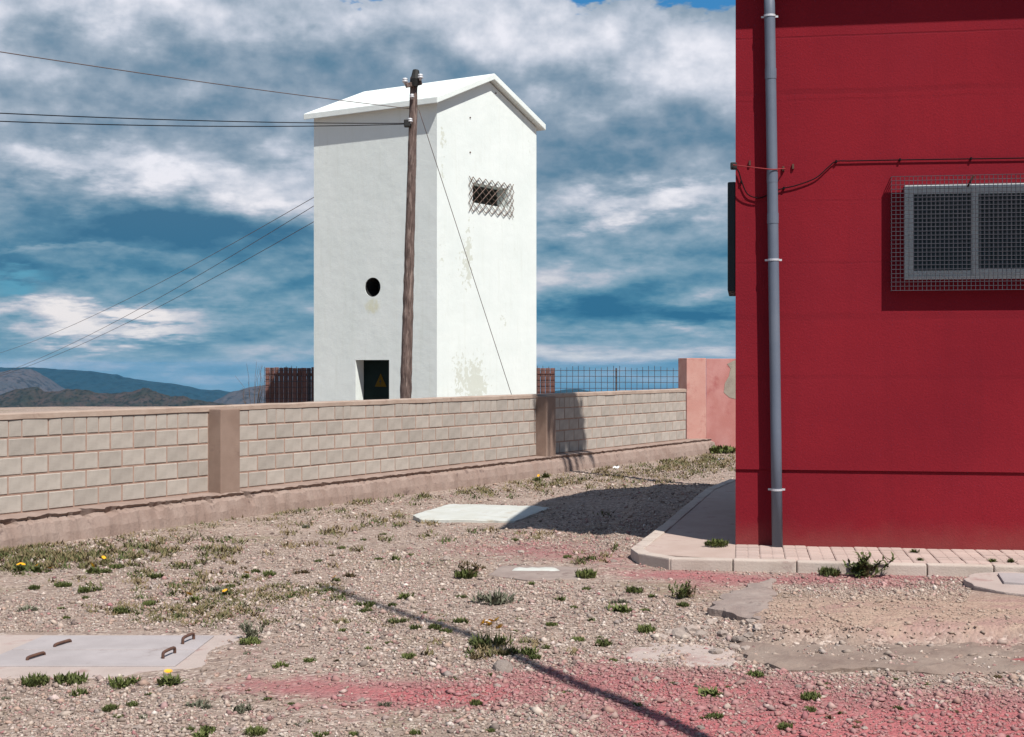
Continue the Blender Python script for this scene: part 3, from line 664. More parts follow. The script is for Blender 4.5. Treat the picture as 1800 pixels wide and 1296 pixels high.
# downpipe
pyo = -.098
pts = []
for (px, py) in ((1351.5, -60), (1353, 30), (1355, 150), (1358.5, 380), (1361, 560), (1364, 760), (1366.5, 957)):
    lx, lz = rhit(px, py, pyo); pts.append((lx, pyo, lz))
pts[-1] = (pts[-1][0], pyo, .0)
ptop = pts[0]; pts[0] = (ptop[0], pyo, min(ptop[2], HT-.02))
pipe = MB().tube(pts, .046, 20).obj('downpipe', M['pipe'], rb, smooth=True)
zs_ = [p[2] for p in pts][::-1]; xs_ = [p[0] for p in pts][::-1]
for py in (130, 384, 312):
    lz = rhit(1358, py, pyo)[1]; lx = float(np.interp(lz, zs_, xs_)); r_ = .0492 if py != 312 else .0475
    MB().tube([(lx, pyo, lz-.045), (lx, pyo, lz+.045)], r_, 20).obj('pipe_collar', M['pipe'], pipe, smooth=False)
for py in (28, 457, 861):
    lz = rhit(1360, py, pyo)[1]; lx = float(np.interp(lz, zs_, xs_)); mb = MB(); mb.tube([(lx, pyo, lz-.009), (lx, pyo, lz+.009)], .0505, 20); mb.box(lx-.072, lx+.072, pyo+.03, pyo+.038, lz-.008, lz+.008); mb.box(lx-.006, lx+.006, pyo+.05, 0, lz-.006, lz+.006)
    mb.obj('pipe_clamp', M['galv'], pipe)
# cable along the wall
def smooth_pts(pp, n=8):
    out_ = []
    for i in range(len(pp)-1):
        p0, p1, p2, p3 = pp[max(i-1, 0)], pp[i], pp[i+1], pp[min(i+2, len(pp)-1)]
        for k in range(n):
            t_ = k/n; out_.append(tuple(.5*((2*p1[j]) + (-p0[j]+p2[j])*t_ + (2*p0[j]-5*p1[j]+4*p2[j]-p3[j])*t_*t_ + (-p0[j]+3*p1[j]-3*p2[j]+p3[j])*t_**3) for j in range(3)))
    return out_ + [tuple(pp[-1])]
pp = []
for (px, py, yy) in ((1290, 293, -.03), (1298, 301, -.025), (1304, 320, -.022), (1313, 340, -.02), (1326, 347, -.02), (1340, 347, -.02), (1371, 333, -.02), (1400, 326, -.02), (1434, 313, -.02), (1456, 294, -.02), (1470, 284, -.018), (1500, 283, -.016), (1600, 281, -.016), (1700, 279.5, -.016), (1800, 278, -.016), (1950, 275, -.016)):
    lx, lz = rhit(px, py, yy); pp.append((lx, yy, lz))
cb = MB().tube(smooth_pts(pp), .0052, 7).obj('wall_cable', M['cable'], rb, smooth=True)
for (px, py) in ((1303, 320), (1470, 284), (1582, 281), (1707, 279), (1378, 331)):
    lx, lz = rhit(px, py, -.016); MB().box(lx-.008, lx+.008, -.028, .0, lz-.010, lz+.012).obj('cable_clip', M['cable'], cb, bevel=.003, seg=1)
pp = []
for (px, py, yy) in ((1289, 290, -.06), (1320, 294, -.14), (1357, 298, -.155), (1372, 297, -.1), (1380, 297, -.01)): lx, lz = rhit(px, py, yy); pp.append((lx, yy, lz))
MB().tube(smooth_pts(pp), .005, 5).obj('tie_wire', M['redwire'], rb)
mb = MB(); lx, lz = rhit(1289, 292, -.02); mb.box(-.045, .012, -.05, .02, lz-.03, lz+.03); mb.obj('cable_bracket', M['black'], rb, bevel=.012)
for (px, py) in ((1318, 287), (1377, 297), (1394, 293)): lx, lz = rhit(px, py); MB().box(lx-.008, lx+.008, -.02, .0, lz-.022, lz+.02).obj('wall_hook', M['rust'], rb)
# dark panel fixed to the side wall
y0_, zt_ = .55, rhit(1286, 334)[1]*1.045; zb_ = (rhit(1286, 522)[1])*1.045-.02
MB().prism([(-.075, y0_), (-.002, y0_-.02), (-.002, y0_+1.0), (-.075, y0_+1.0)], zb_, zt_).obj('side_panel', M['shutter'], rb, bevel=.012)

# ---------------------------------------------------------------- pavement with kerb and tiles
pv = empty('pavement', (RED.o.x, RED.o.y, 0), RED.a); pv['kind'] = 'structure'
def rl(px, py, z=WALK_Z):
    dd = (EYE-z)*F/(py-HY); return RED.local((px-CX)*dd/F, dd)
KY = rl(1293, 986)[1]
corner = [rl(1240, 860), rl(1144, 938), rl(1108, 964), rl(1122, 974)]
k3 = rl(1178, 982.5); k3 = (k3[0], KY)
edge = [(corner[0][0]+.28, corner[0][1]+1.6), corner[0], corner[1], corner[2], corner[3], k3]
KW = .115
def inner(poly, dst):
    out_ = []
    for i, p in enumerate(poly):
        a_ = Vector(poly[max(i-1, 0)]); c_ = Vector(poly[min(i+1, len(poly)-1)]); t_ = (c_-a_).normalized(); n_ = Vector((-t_.y, t_.x))
        out_.append((p[0]+n_.x*dst, p[1]+n_.y*dst))
    return out_
chain = edge + [(LEN+.3, KY)]
inn = inner(chain, KW)
apron = [(0.0, 0.012), (0.0, corner[0][1]+1.6)] + inn[:5] + [(0.0, KY+KW)]
MB().prism(list(reversed(apron)), -.15, WALK_Z-.006).obj('concrete_apron', M['apron'], pv)
MB().box(0.002, LEN, KY+KW, .02, -.15, WALK_Z-.012).obj('tile_bed', M['tile'], pv)
def kerbpiece(p, q):
    p, q = Vector(p), Vector(q); t_ = (q-p).normalized(); n_ = Vector((-t_.y, t_.x)); g_ = .004
    a_ = p+t_*g_; b2_ = q-t_*g_
    dz_ = random.uniform(-.004, .004); s_ = random.uniform(-.004, .004)
    pts = [a_-n_*s_, b2_-n_*s_, b2_+n_*KW, a_+n_*KW]
    MB().prism([(v_.x, v_.y) for v_ in pts], -.2, WALK_Z+.004+dz_).obj('kerbstone', M['kerb'], pv, bevel=.012)
for i in range(len(edge)-1):
    p, q = Vector(edge[i]), Vector(edge[i+1]); n = max(1, round((q-p).length/.62))
    for k in range(n): kerbpiece(p.lerp(q, k/n), p.lerp(q, (k+1)/n))
x = k3[0]
while x < 4.4: kerbpiece((x, KY), (min(x+.5, 4.4), KY)); x += .5
TS = .2; rows = 5; ypitch = (0 - (KY+KW) - .004)/rows
mb = MB(); hx, hy = TS-.008, ypitch-.008
mb.box(0, hx, 0, hy, -.03, -.003)
for ix in range(2):
    for iy in range(2):
        a_, b_ = ix*hx/2+.005, (ix+1)*hx/2-.005; c_, d_ = iy*hy/2+.005, (iy+1)*hy/2-.005; e_ = .004
        mb.add([(a_, c_, -.003), (b_, c_, -.003), (b_, d_, -.003), (a_, d_, -.003), (a_+e_, c_+e_, 0), (b_-e_, c_+e_, 0), (b_-e_, d_-e_, 0), (a_+e_, d_-e_, 0)],
               [(4, 5, 6, 7), (0, 1, 5, 4), (1, 2, 6, 5), (2, 3, 7, 6), (3, 0, 4, 7)])
tm = mb.mesh('paving_tile', M['tile'])
for i in range(22):
    for r in range(rows):
        link('paving_tile', tm, pv, (.004+i*TS, KY+KW+.004+r*ypitch, WALK_Z+random.uniform(-.003, .002)), (random.uniform(-.006, .006), random.uniform(-.006, .006), 0))

# ---------------------------------------------------------------- manhole covers, slabs and broken concrete
def gl_(px, py): p = ground(px, py); return p
# double lid with four iron handles
c = ground(180, 1146); zc = c.z
lr = empty('concrete_hatch', (c.x, c.y, zc), rad(0), 'pale concrete hatch of two lids with four rusty handles at lower left', 'hatch')
def lo(px, py, z=zc): dd = (EYE-z)*F/(py-HY); return ((px-CX)*dd/F-c.x, dd-c.y)
zt_ = .03
TL, TR, BR, BL = lo(77, 1117, zc+zt_), lo(377, 1117, zc+zt_), lo(308, 1170, zc+zt_), lo(-46, 1170, zc+zt_)
frm = [(BL[0]-.25, BL[1]-.27), (lo(345, 1187)[0], BR[1]-.27), (TR[0]+.17, TR[1]+.05), (TL[0]-.3, TL[1]+.06)]
MB().prism(frm, -.15, lambda x, y: .022).obj('frame', M['slabframe'], lr, bevel=.006)
def lerp2(a, b_, f): return (a[0]+(b_[0]-a[0])*f, a[1]+(b_[1]-a[1])*f)
ML, MR = lerp2(TL, BL, .5), lerp2(TR, BR, .5)
gsp = .011
for (a_, b_, c_, d_) in (((BL[0], BL[1]), BR, (MR[0], MR[1]-gsp), (ML[0], ML[1]-gsp)), ((ML[0], ML[1]+gsp), (MR[0], MR[1]+gsp), TR, TL)):
    MB().prism([a_, b_, c_, d_], .0, zt_).obj('lid', M['slab'], lr, bevel=.005)
def handle(px, py, ang, up):
    x, y = lo(px, py, zc+zt_); dxy = Vector((math.cos(ang), math.sin(ang), 0))*.075; b0 = Vector((x, y, zt_-.005))
    pts = smooth_pts([b0-dxy, b0-dxy*.98+Vector((0, 0, up*.8)), b0-dxy*.6+Vector((0, 0, up)), b0+dxy*.6+Vector((0, 0, up)), b0+dxy*.98+Vector((0, 0, up*.8)), b0+dxy], 4)
    MB().tube(pts, .0095, 7).obj('handle', M['rust'], lr, smooth=True)
handle(110, 1133, rad(72), .018); handle(63, 1156, rad(72), .02); handle(331, 1128, rad(78), .042); handle(297, 1153, rad(78), .04)

def inside(px, py, poly):
    c_ = np.zeros(px.shape, bool); n_ = len(poly)
    for i in range(n_):
        x1, y1 = poly[i]; x2, y2 = poly[(i+1) % n_]
        c_ ^= ((y1 > py) != (y2 > py)) & (px < (x2-x1)*(py-y1)/((y2-y1) or 1e-9)+x1)
    return c_
def slab(name, pxs, top, mat, label, cat, thick=.2, bevel=.0, lift=0.0, tilt=None, rag=.02, bump=.006):
    P_ = [ground(px, py) for px, py in pxs]; cc = sum(P_, Vector())/len(P_)
    poly = [(p.x-cc.x, p.y-cc.y) for p in P_]
    if sum(poly[i][0]*poly[(i+1) % len(poly)][1]-poly[(i+1) % len(poly)][0]*poly[i][1] for i in range(len(poly))) < 0: poly.reverse()
    fine = []
    for i, p in enumerate(poly):
        p, q = Vector(p), Vector(poly[(i+1) % len(poly)]); n_ = max(1, int((q-p).length/.045))
        for k in range(n_):
            u = p.lerp(q, k/n_); nn_ = mnoise.fractal(Vector((u.x*6, u.y*6, len(name))), 1, 2, 4)
            dr__ = Vector((q-p).normalized()); fine.append(u + Vector((dr__.y, -dr__.x))*nn_*rag)
    zf = tilt or (lambda x, y: 0.0)
    def zt(x, y): return top + zf(x, y) + bump*mnoise.fractal(Vector((x*5, y*5, 3)), 1, 2, 4)
    n_ = len(fine); pts = [Vector((p.x, p.y)) for p in fine]; px_ = np.array([p.x for p in fine]); py_ = np.array([p.y for p in fine]); gs_ = .055
    gx, gy = np.meshgrid(np.arange(px_.min(), px_.max(), gs_), np.arange(py_.min(), py_.max(), gs_)); rs_ = np.random.RandomState(len(label))
    gx = gx.ravel()+rs_.uniform(-.02, .02, gx.size); gy = gy.ravel()+rs_.uniform(-.02, .02, gy.size); ins = inside(gx, gy, [(p.x, p.y) for p in fine])
    for x_, y_ in zip(gx[ins], gy[ins]):
        if np.min(np.hypot(px_-x_, py_-y_)) > .02: pts.append(Vector((x_, y_)))
    V2, _, F2, _, _, _ = delaunay_2d_cdt(pts, [(i, (i+1) % n_) for i in range(n_)], [], 1, 1e-5)
    cnt = len(V2); vs = [(p.x, p.y, zt(p.x, p.y)-(.008 if i < n_ else 0)) for i, p in enumerate(V2)] + [(p.x, p.y, top-thick) for p in V2[:n_]]
    fs = [tuple(f) for f in F2] + [(i, (i+1) % n_, cnt+(i+1) % n_, cnt+i) for i in range(n_)]
    o = MB().add(vs, fs).obj(name, mat, loc=(cc.x, cc.y, cc.z+lift))
    return tag(o, label, cat)
slab('concrete_slab', [(725, 913), (790, 893), (945, 891), (965, 894), (905, 919), (740, 919)], .035, M['whiteslab'], 'whitish concrete slab lying flat at the edge of the building shadow', 'slab')
# sunken inspection cover
slab('cover_surround', [(858, 1012), (880, 998), (1015, 997), (1032, 1018), (930, 1022)], .012, M['grey'], 'grey concrete surround of the small sunken cover', 'slab')
slab('inspection_cover', [(900, 1006.5), (906, 1002), (976, 1002), (984, 1006), (968, 1007.5)], .024, M['whiteslab'], 'small pale inspection cover set in grey concrete', 'cover', .05, rag=.004, bump=.002)
# tilted broken slab and old strip
slab('broken_slab', [(1248, 1082), (1255, 1068), (1290, 1042), (1362, 1018), (1352, 1060), (1344, 1094), (1292, 1090)], .028, M['grey'], 'tilted grey slab of broken concrete before the pavement', 'slab', .25, rag=.05, bump=.02, tilt=lambda x, y: .03*x-.03*y)
slab('concrete_strip', [(1296, 1132), (1345, 1128), (1500, 1134), (1660, 1133), (1800, 1124), (1990, 1120), (2000, 1190), (1800, 1182), (1640, 1186), (1540, 1180), (1400, 1183), (1330, 1166), (1290, 1150)], .006, M['strip'], 'old brown grey concrete strip with red paint traces at lower right', 'slab', .2, rag=.05, bump=.022)
slab('worn_screed', [(1090, 1150), (1150, 1132), (1240, 1132), (1292, 1146), (1310, 1172), (1210, 1172), (1120, 1165)], .006, M['slabframe'], 'thin worn patch of concrete left of the strip', 'slab', .2, rag=.06, bump=.012)
# drain collar at the right edge
c = ground(1808, 1036)
dr_ = empty('drain_cover', (c.x, c.y, c.z), 0, 'round concrete collar with a flat grey lid at the right edge', 'cover')
circ = [(.43*math.cos(a*math.pi/16)*(1+.04*math.sin(a*2.3)), .58*math.sin(a*math.pi/16)*(1+.03*math.cos(a*1.7))) for a in range(32)]
MB().prism(circ, -.1, .045).obj('collar', M['slabframe'], dr_, bevel=.012)
MB().prism([(-.20, -.05), (.3, -.22), (.42, .28), (-.09, .40)], .02, .064).obj('lid', M['slab'], dr_, bevel=.006)

# ---------------------------------------------------------------- stones: named ones, then the gravel
LAB = []
rock_protos = []
for s_ in range(6):
    b = bmesh.new(); bmesh.ops.create_icosphere(b, subdivisions=2, radius=1)
    for v_ in b.verts:
        k = 1+.45*mnoise.noise(v_.co*1.3+Vector((s_*7.1, 0, 0)))+.15*mnoise.noise(v_.co*3.5+Vector((0, s_*3.3, 0))); v_.co = Vector((v_.co.x*k*1.25, v_.co.y*k, v_.co.z*k*.65))
    me = bpy.data.meshes.new('stone'); b.to_mesh(me); b.free(); me.materials.append(M['stone']); rock_protos.append(me)
def stone(px, py, wpx, label, grp=None, i=None):
    p = ground(px, py); s_ = wpx*p.y/F/2.3
    o = tag(link('stone', rock_protos[random.randrange(6) if i is None else i], None, (p.x, p.y, p.z+s_*.18), (random.uniform(-.3, .3), random.uniform(-.3, .3), random.uniform(0, 6.28)), s_), label, 'stone', grp)
    if grp: LAB.append((px, py, grp, o))
    return o
stone(884, 1178, 44, 'flat dark stone casting a hard shadow in the red gravel at bottom centre', i=2)
GR = 'rubble beside the broken slab'
for (px, py, s_) in ((1198, 1120, 22), (1215, 1112, 24), (1230, 1118, 18), (1258, 1080, 18), (1248, 1096, 16), (1300, 1128, 22), (1318, 1120, 18), (1272, 1118, 20), (1334, 1106, 18), (1290, 1140, 16), (1258, 1150, 20), (1320, 1095, 14), (1180, 1114, 16), (1240, 1106, 14), (1310, 1142, 14), (1166, 1122, 14)):
    stone(px, py, s_*1.4, 'lump of broken rubble lying beside the tilted grey slab', GR)
for (px, py, s_, lb) in ((1425, 1188, 13, 'small pale stone in front of the old concrete strip'), (244, 1281, 18, 'whitish stone in the gravel at bottom left'), (1078, 988, 13, 'small pale stone just left of the pavement corner'), (916, 972, 14, 'pale stone on the pink patch before the white slab')):
    stone(px, py, s_, lb)
GS = 'larger stones scattered over the gravel'
rr = random.Random(5)
for i in range(70):
    px = rr.uniform(20, 1780); py = rr.uniform(930, 1290)
    if (px > 1090 and py < 1190) or (px < 420 and 1100 < py < 1195) or (px < 300 and py < 960) or (700 < px < 1090 and py < 960): continue
    stone(px, py, rr.uniform(9, 17), 'fist sized stone lying loose among the gravel', GS)

KEEPOUT = [[(-200, 1190), (-60, 1112), (395, 1112), (340, 1190)], [(718, 918), (790, 890), (970, 889), (908, 922)], [(856, 1016), (880, 996), (1016, 995), (1034, 1020)],
           [(1246, 1084), (1290, 1040), (1364, 1016), (1344, 1096)], [(1292, 1134), (1345, 1126), (2000, 1118), (2000, 1192), (1400, 1185), (1290, 1152)], [(1700, 1070), (1715, 1005), (1900, 1000), (1900, 1075)]]
def scatter(rng, y0, y1, dens):
    n_ = int(dens*.42*(y1*y1-y0*y0)*2/1); Y = np.sqrt(rng.rand(n_)*(y1*y1-y0*y0)+y0*y0); X = (rng.rand(n_)*2-1)*.42*Y
    Z = zg(X, Y); px, py = topx(X, Y, Z)
    wd = (X+5.15)*.857-(Y-14.3)*.515
    lx = (X-RED.o.x)*RED.x.x+(Y-RED.o.y)*RED.x.y; ly = (X-RED.o.x)*RED.y.x+(Y-RED.o.y)*RED.y.y
    ok = wd > .42
    e2 = [p for p in chain] + [(LEN, 9), (corner[0][0]+.3, 9)]
    ok &= ~inside(lx, ly, e2)
    for ki, k in enumerate(KEEPOUT): ok &= ~(inside(px, py, k) & ((rng.rand(n_) > .45) if ki == 4 else True))
    return X[ok], Y[ok], Z[ok]
rng = np.random.RandomState(11)
parts = [scatter(rng, 5.3, 8, 2600), scatter(rng, 8, 11, 1800), scatter(rng, 11, 15, 900), scatter(rng, 15, 26, 260)]
X = np.concatenate([p[0] for p in parts]); Y = np.concatenate([p[1] for p in parts]); Z = np.concatenate([p[2] for p in parts])
patch = np.sin(X*1.1+.4)*np.sin(Y*.9+1)+np.sin(X*2.7+Y*1.9)*.6
dn = dirtness(X, Y); rn_ = redness(X, Y, Z)
keep = rng.rand(len(X)) < np.clip(.66+.42*patch, .14, 1)*(1-.72*dn)*(1-.35*np.clip(rn_, 0, 1))
X, Y, Z, dn, rn_ = X[keep], Y[keep], Z[keep], dn[keep], rn_[keep]
N = len(X)
s_ = np.clip(rng.lognormal(math.log(.0056), .52, N), .0030, .026)*(1+.25*sstep(10, 20, Y))
sc = np.stack([s_*rng.uniform(.8, 1.5, N), s_*rng.uniform(.7, 1.2, N), s_*rng.uniform(.45, .85, N)], 1)
an = rng.rand(N)*6.283; ca, sa = np.cos(an), np.sin(an)
OCT_V = np.array([(1, .15, .1), (-.9, -.2, .05), (.1, 1, -.1), (-.15, -.95, .1), (.2, .1, 1), (0, 0, -1)], float)
OCT_F = np.array([(0, 2, 4), (2, 1, 4), (1, 3, 4), (3, 0, 4), (2, 0, 5), (1, 2, 5), (3, 1, 5), (0, 3, 5)])
NV = 6
V = OCT_V[None]*(1+rng.uniform(-.3, .3, (N, NV, 3)))*sc[:, None, :]*1.15
tl = rng.uniform(-.4, .4, (N, 1)); V[..., 2] += V[..., 0]*tl
VX = V[..., 0]*ca[:, None]-V[..., 1]*sa[:, None]+X[:, None]; VY = V[..., 0]*sa[:, None]+V[..., 1]*ca[:, None]+Y[:, None]; VZ = V[..., 2]+(Z+s_*.25)[:, None]
me = bpy.data.meshes.new('gravel'); me.vertices.add(N*NV); me.vertices.foreach_set('co', np.stack([VX, VY, VZ], -1).ravel())
fi = (OCT_F[None]+np.arange(N)[:, None, None]*NV).reshape(-1, 3)
me.loops.add(fi.size); me.loops.foreach_set('vertex_index', fi.ravel()); me.polygons.add(len(fi)); me.polygons.foreach_set('loop_start', np.arange(len(fi))*3); me.update()
pal = np.array([(0.318, 0.253, 0.212), (0.399, 0.325, 0.274), (0.247, 0.19, 0.158), (0.487, 0.414, 0.358), (0.177, 0.14, 0.122), (0.355, 0.244, 0.195), (0.292, 0.244, 0.221), (0.568, 0.498, 0.449), (0.124, 0.0886, 0.0791)])
pi = rng.choice(len(pal), N, p=[.18, .21, .15, .13, .08, .10, .08, .025, .045]); colr = pal[pi]*rng.uniform(.85, 1.15, (N, 1))
brk = np.sin(X*9.1+Y*4.3)*np.sin(Y*7.7-X*3.9)+.7*np.sin(X*21+Y*13)*np.sin(Y*17-X*8)
rk = np.clip(rn_*(1.3+.55*brk)+rng.normal(0, .38, N)-.18, 0, .78)[:, None]; colr = colr*(1-rk)+np.array([.31, .105, .12])*rng.uniform(.7, 1.2, (N, 1))*rk
dk = np.clip(dn+rng.normal(0, .2, N), 0, .7)[:, None]; colr = colr*(1-dk)+np.array([.36, .265, .205])*dk
ca_ = me.attributes.new('tint', 'FLOAT_COLOR', 'POINT')
ca_.data.foreach_set('color', np.repeat(np.concatenate([colr, np.ones((N, 1))], 1), NV, 0).astype(np.float32).ravel())
m, g, b = newmat('loose_gravel'); at = g.new('ShaderNodeAttribute', attribute_name='tint'); tc = g.new('ShaderNodeTexCoord')
g.l.new(g.mix(g.mapr(g.noise(tc.outputs['Object'], 60, 3, .6), .3, .7, 0, .35), at.outputs['Color'], (.19, .15, .13)), b.inputs['Base Color']); b.inputs['Roughness'].default_value = .95; b.inputs['Specular IOR Level'].default_value = .15
me.materials.append(m)
tag(link('gravel', me), 'loose pale gravel strewn over the yard', 'gravel', kind='stuff')

# ---------------------------------------------------------------- weeds
def leaf(mb, base, an, lean, ln, wd_, curl=.5):
    d_ = Vector((math.cos(an), math.sin(an), 0)); sd = Vector((-math.sin(an), math.cos(an), 0))
    p0 = Vector(base); p1 = p0 + d_*ln*.5*math.sin(lean) + Vector((0, 0, ln*.5*math.cos(lean))); l2 = lean+curl; p2 = p1 + d_*ln*.5*math.sin(l2) + Vector((0, 0, ln*.5*math.cos(l2)))
    mb.add([p0-sd*wd_*.2, p0+sd*wd_*.2, p1+sd*wd_*.5, p1-sd*wd_*.5, p2], [(0, 1, 2, 3), (3, 2, 4)])
def weed_mesh(kind, seed):
    r = random.Random(seed); mb = MB()                        # unit: about 1 wide
    if kind == 'rosette':
        for i in range(120): leaf(mb, (r.gauss(0, .15), r.gauss(0, .13), 0), r.uniform(0, 6.3), r.uniform(.3, 1.35), r.uniform(.25, .5), r.uniform(.07, .13), r.uniform(0, .7))
    elif kind == 'cushion':
        for i in range(300):
            a = r.uniform(0, 6.3); q = r.random()**.5*.42; leaf(mb, (q*math.cos(a)*1.05, q*math.sin(a), r.uniform(0, .16)*(1-q)), r.uniform(0, 6.3), r.uniform(.0, 1.1), r.uniform(.14, .30), r.uniform(.035, .075), r.uniform(-.2, .8))
    elif kind == 'sprawl':
        for c_ in range(7):
            a = r.uniform(0, 6.3); q = r.uniform(.05, .38); cx_, cy_ = q*math.cos(a), q*math.sin(a)
            for i in range(26): leaf(mb, (cx_+r.gauss(0, .07), cy_+r.gauss(0, .07), r.uniform(0, .05)), r.uniform(0, 6.3), r.uniform(.1, 1.35), r.uniform(.12, .26), r.uniform(.03, .065), r.uniform(0, .7))
    else:                                                     # shrubby
        for st in range(9):
            a = r.uniform(0, 6.3); l_ = r.uniform(.2, .5); le = r.uniform(.2, 1.1); bs = Vector((r.gauss(0, .1), r.gauss(0, .1), 0))
            tip = bs+Vector((math.cos(a)*math.sin(le)*l_, math.sin(a)*math.sin(le)*l_, math.cos(le)*l_*1.1)); mb.tube([bs, bs.lerp(tip, .5), tip], [.012, .009, .005], 4)
            for i in range(26): leaf(mb, bs.lerp(tip, r.uniform(.15, 1))+Vector((r.gauss(0, .03), r.gauss(0, .03), r.gauss(0, .02))), r.uniform(0, 6.3), r.uniform(.2, 1.5), r.uniform(.09, .2), r.uniform(.03, .055), r.uniform(-.2, .6))
    return mb
WM = {}
for k in ('rosette', 'cushion', 'sprawl', 'shrub'):
    for mt in ('leaf', 'greyleaf', 'dryleaf'):
        WM[k, mt] = [weed_mesh(k, s_*31+len(k)).mesh('leaves', M[mt], fix=False) for s_ in range(3)]
fm = MB()
for i in range(14):
    a = i*6.283/14; d_ = Vector((math.cos(a), math.sin(a), 0)); sd = Vector((-math.sin(a), math.cos(a), 0))
    fm.add([Vector((0, 0, .002))+d_*.1-sd*.06, Vector((0, 0, .002))+d_*.1+sd*.06, d_*1.0+sd*.16+Vector((0, 0, .22)), d_*1.0-sd*.16+Vector((0, 0, .22))], [(0, 1, 2, 3)])
fm.tube([(0, 0, -.1), (0, 0, .12), (0, 0, .2)], [.15, .35, .2], 8)
FLW = fm.mesh('flower', M['flower'], fix=False)
STK = MB().tube([(0, 0, 0), (.03, 0, .5), (0, 0, 1)], .06, 5).mesh('stalk', M['leaf'])
wc = [0]
def weed(px, py, wpx, kind='rosette', mt='leaf', label=None, grp=None, flowers=0, at=None, squash=1.0, name='weed', cat='weed'):
    p = at or ground(px, py); s_ = wpx*p.y/F
    if label is None:
        label, grp = {'leaf': ('small tuft of green weed growing in the gravel', 'green weeds in the gravel'), 'greyleaf': ('low grey green weed clump in the gravel', 'grey green weeds in the gravel'), 'dryleaf': ('dry brownish weed clump in the gravel', 'dry weeds in the gravel')}[mt]
        if flowers: label, grp = 'small green weed with yellow flowers in the gravel', 'flowering weeds in the gravel'
    if grp: LAB.append((px, py, grp))
    wc[0] += 1; r = random.Random(wc[0])
    me = WM[kind, mt][r.randrange(3)]
    root = link(name, me, None, (p.x, p.y, p.z-.004), (0, 0, r.uniform(0, 6.28)), (s_, s_, s_*squash*r.uniform(.85, 1.35)))
    tag(root, label, cat, grp)
    if grp: LAB[-1] = (px, py, grp, root)
    for i in range(flowers):
        fr__ = .022/s_; a = r.uniform(0, 6.3); q = r.uniform(0, .32)
        h = r.uniform(.32, .45)
        link('flower', FLW, root, (q*math.cos(a), q*math.sin(a), h), (r.uniform(-.2, .9), r.uniform(-.5, .5), 0), fr__)
        link('stalk', STK, root, (q*math.cos(a), q*math.sin(a), 0), (0, 0, 0), (.06, .06, h))
    return root
# singled-out plants
weed(443, 1124, 62, 'shrub', 'greyleaf', 'silvery green weed clump right of the concrete hatch', squash=1.1)
weed(440, 1132, 40, 'cushion', 'leaf', 'green weed at the foot of the silvery clump right of the hatch')
weed(1272, 946, 46, 'cushion', 'leaf', 'dark green weed tuft at the foot of the red building corner', at=RED.world(-.16, -.13, WALK_Z))
def kerbat(px, yy=None): lx = rl(px, 986)[0]; p = RED.world(lx, KY-.10); p.z = zg1(p.x, p.y); return p
weed(1455, 1000, 42, 'cushion', 'leaf', 'small dark green weed at the kerb left of the larger one', at=kerbat(1455))
weed(1512, 1002, 110, 'shrub', 'leaf', 'largest dark weed sprawling along the pavement kerb', at=kerbat(1515), squash=.75)
p = kerbat(1516); weed(1516, 990, 30, 'shrub', 'twig' if False else 'dryleaf', 'upright dry sprig standing in the largest kerb weed', at=p, squash=2.6)
for (px, py, s_, lb) in ((1607, 971, 18, 'tiny weed in a tile joint nearest the red wall'), (1618, 985, 15, 'tiny weed between paving tile and kerb below the window'), (1745, 987, 18, 'left of two tiny weeds on the kerb at the right edge'), (1777, 988, 18, 'right of two tiny weeds on the kerb at the right edge')):
    lx, ly = rl(px, py); weed(px, py, s_, 'rosette', 'leaf', lb, at=RED.world(lx, ly, WALK_Z+.002))
weed(825, 1014, 68, 'shrub', 'dryleaf', 'rusty green low shrub left of the small inspection cover', squash=.6)
weed(818, 1016, 46, 'cushion', 'leaf', 'green cushion weed within the rusty shrub left of the inspection cover')
weed(1030, 1016, 42, 'cushion', 'leaf', 'round green cushion weed right of the inspection cover')
weed(860, 1138, 90, 'sprawl', 'leaf', 'sprawling weed full of small yellow flowers at bottom centre', flowers=7)
weed(922, 1150, 60, 'sprawl', 'leaf', 'green sprawling weed just right of the yellow flowered one')
weed(1198, 1052, 60, 'shrub', 'leaf', 'bushy dark green weed left of the tilted grey slab')
weed(1212, 1050, 40, 'shrub', 'dryleaf', 'reddish brown sprig in the bushy weed left of the tilted slab')
weed(1200, 1066, 26, 'cushion', 'leaf', 'green cushion weed below the bushy one left of the tilted slab')
weed(1136, 1112, 38, 'cushion', 'leaf', 'round green weed with dark shadow left of the rubble')
weed(872, 1062, 84, 'sprawl', 'greyleaf', 'wide grey dry clump between the inspection cover and the flowering weed')
weed(1252, 796, 90, 'cushion', 'leaf', 'green bush in the far corner below the pink wall', squash=.5)
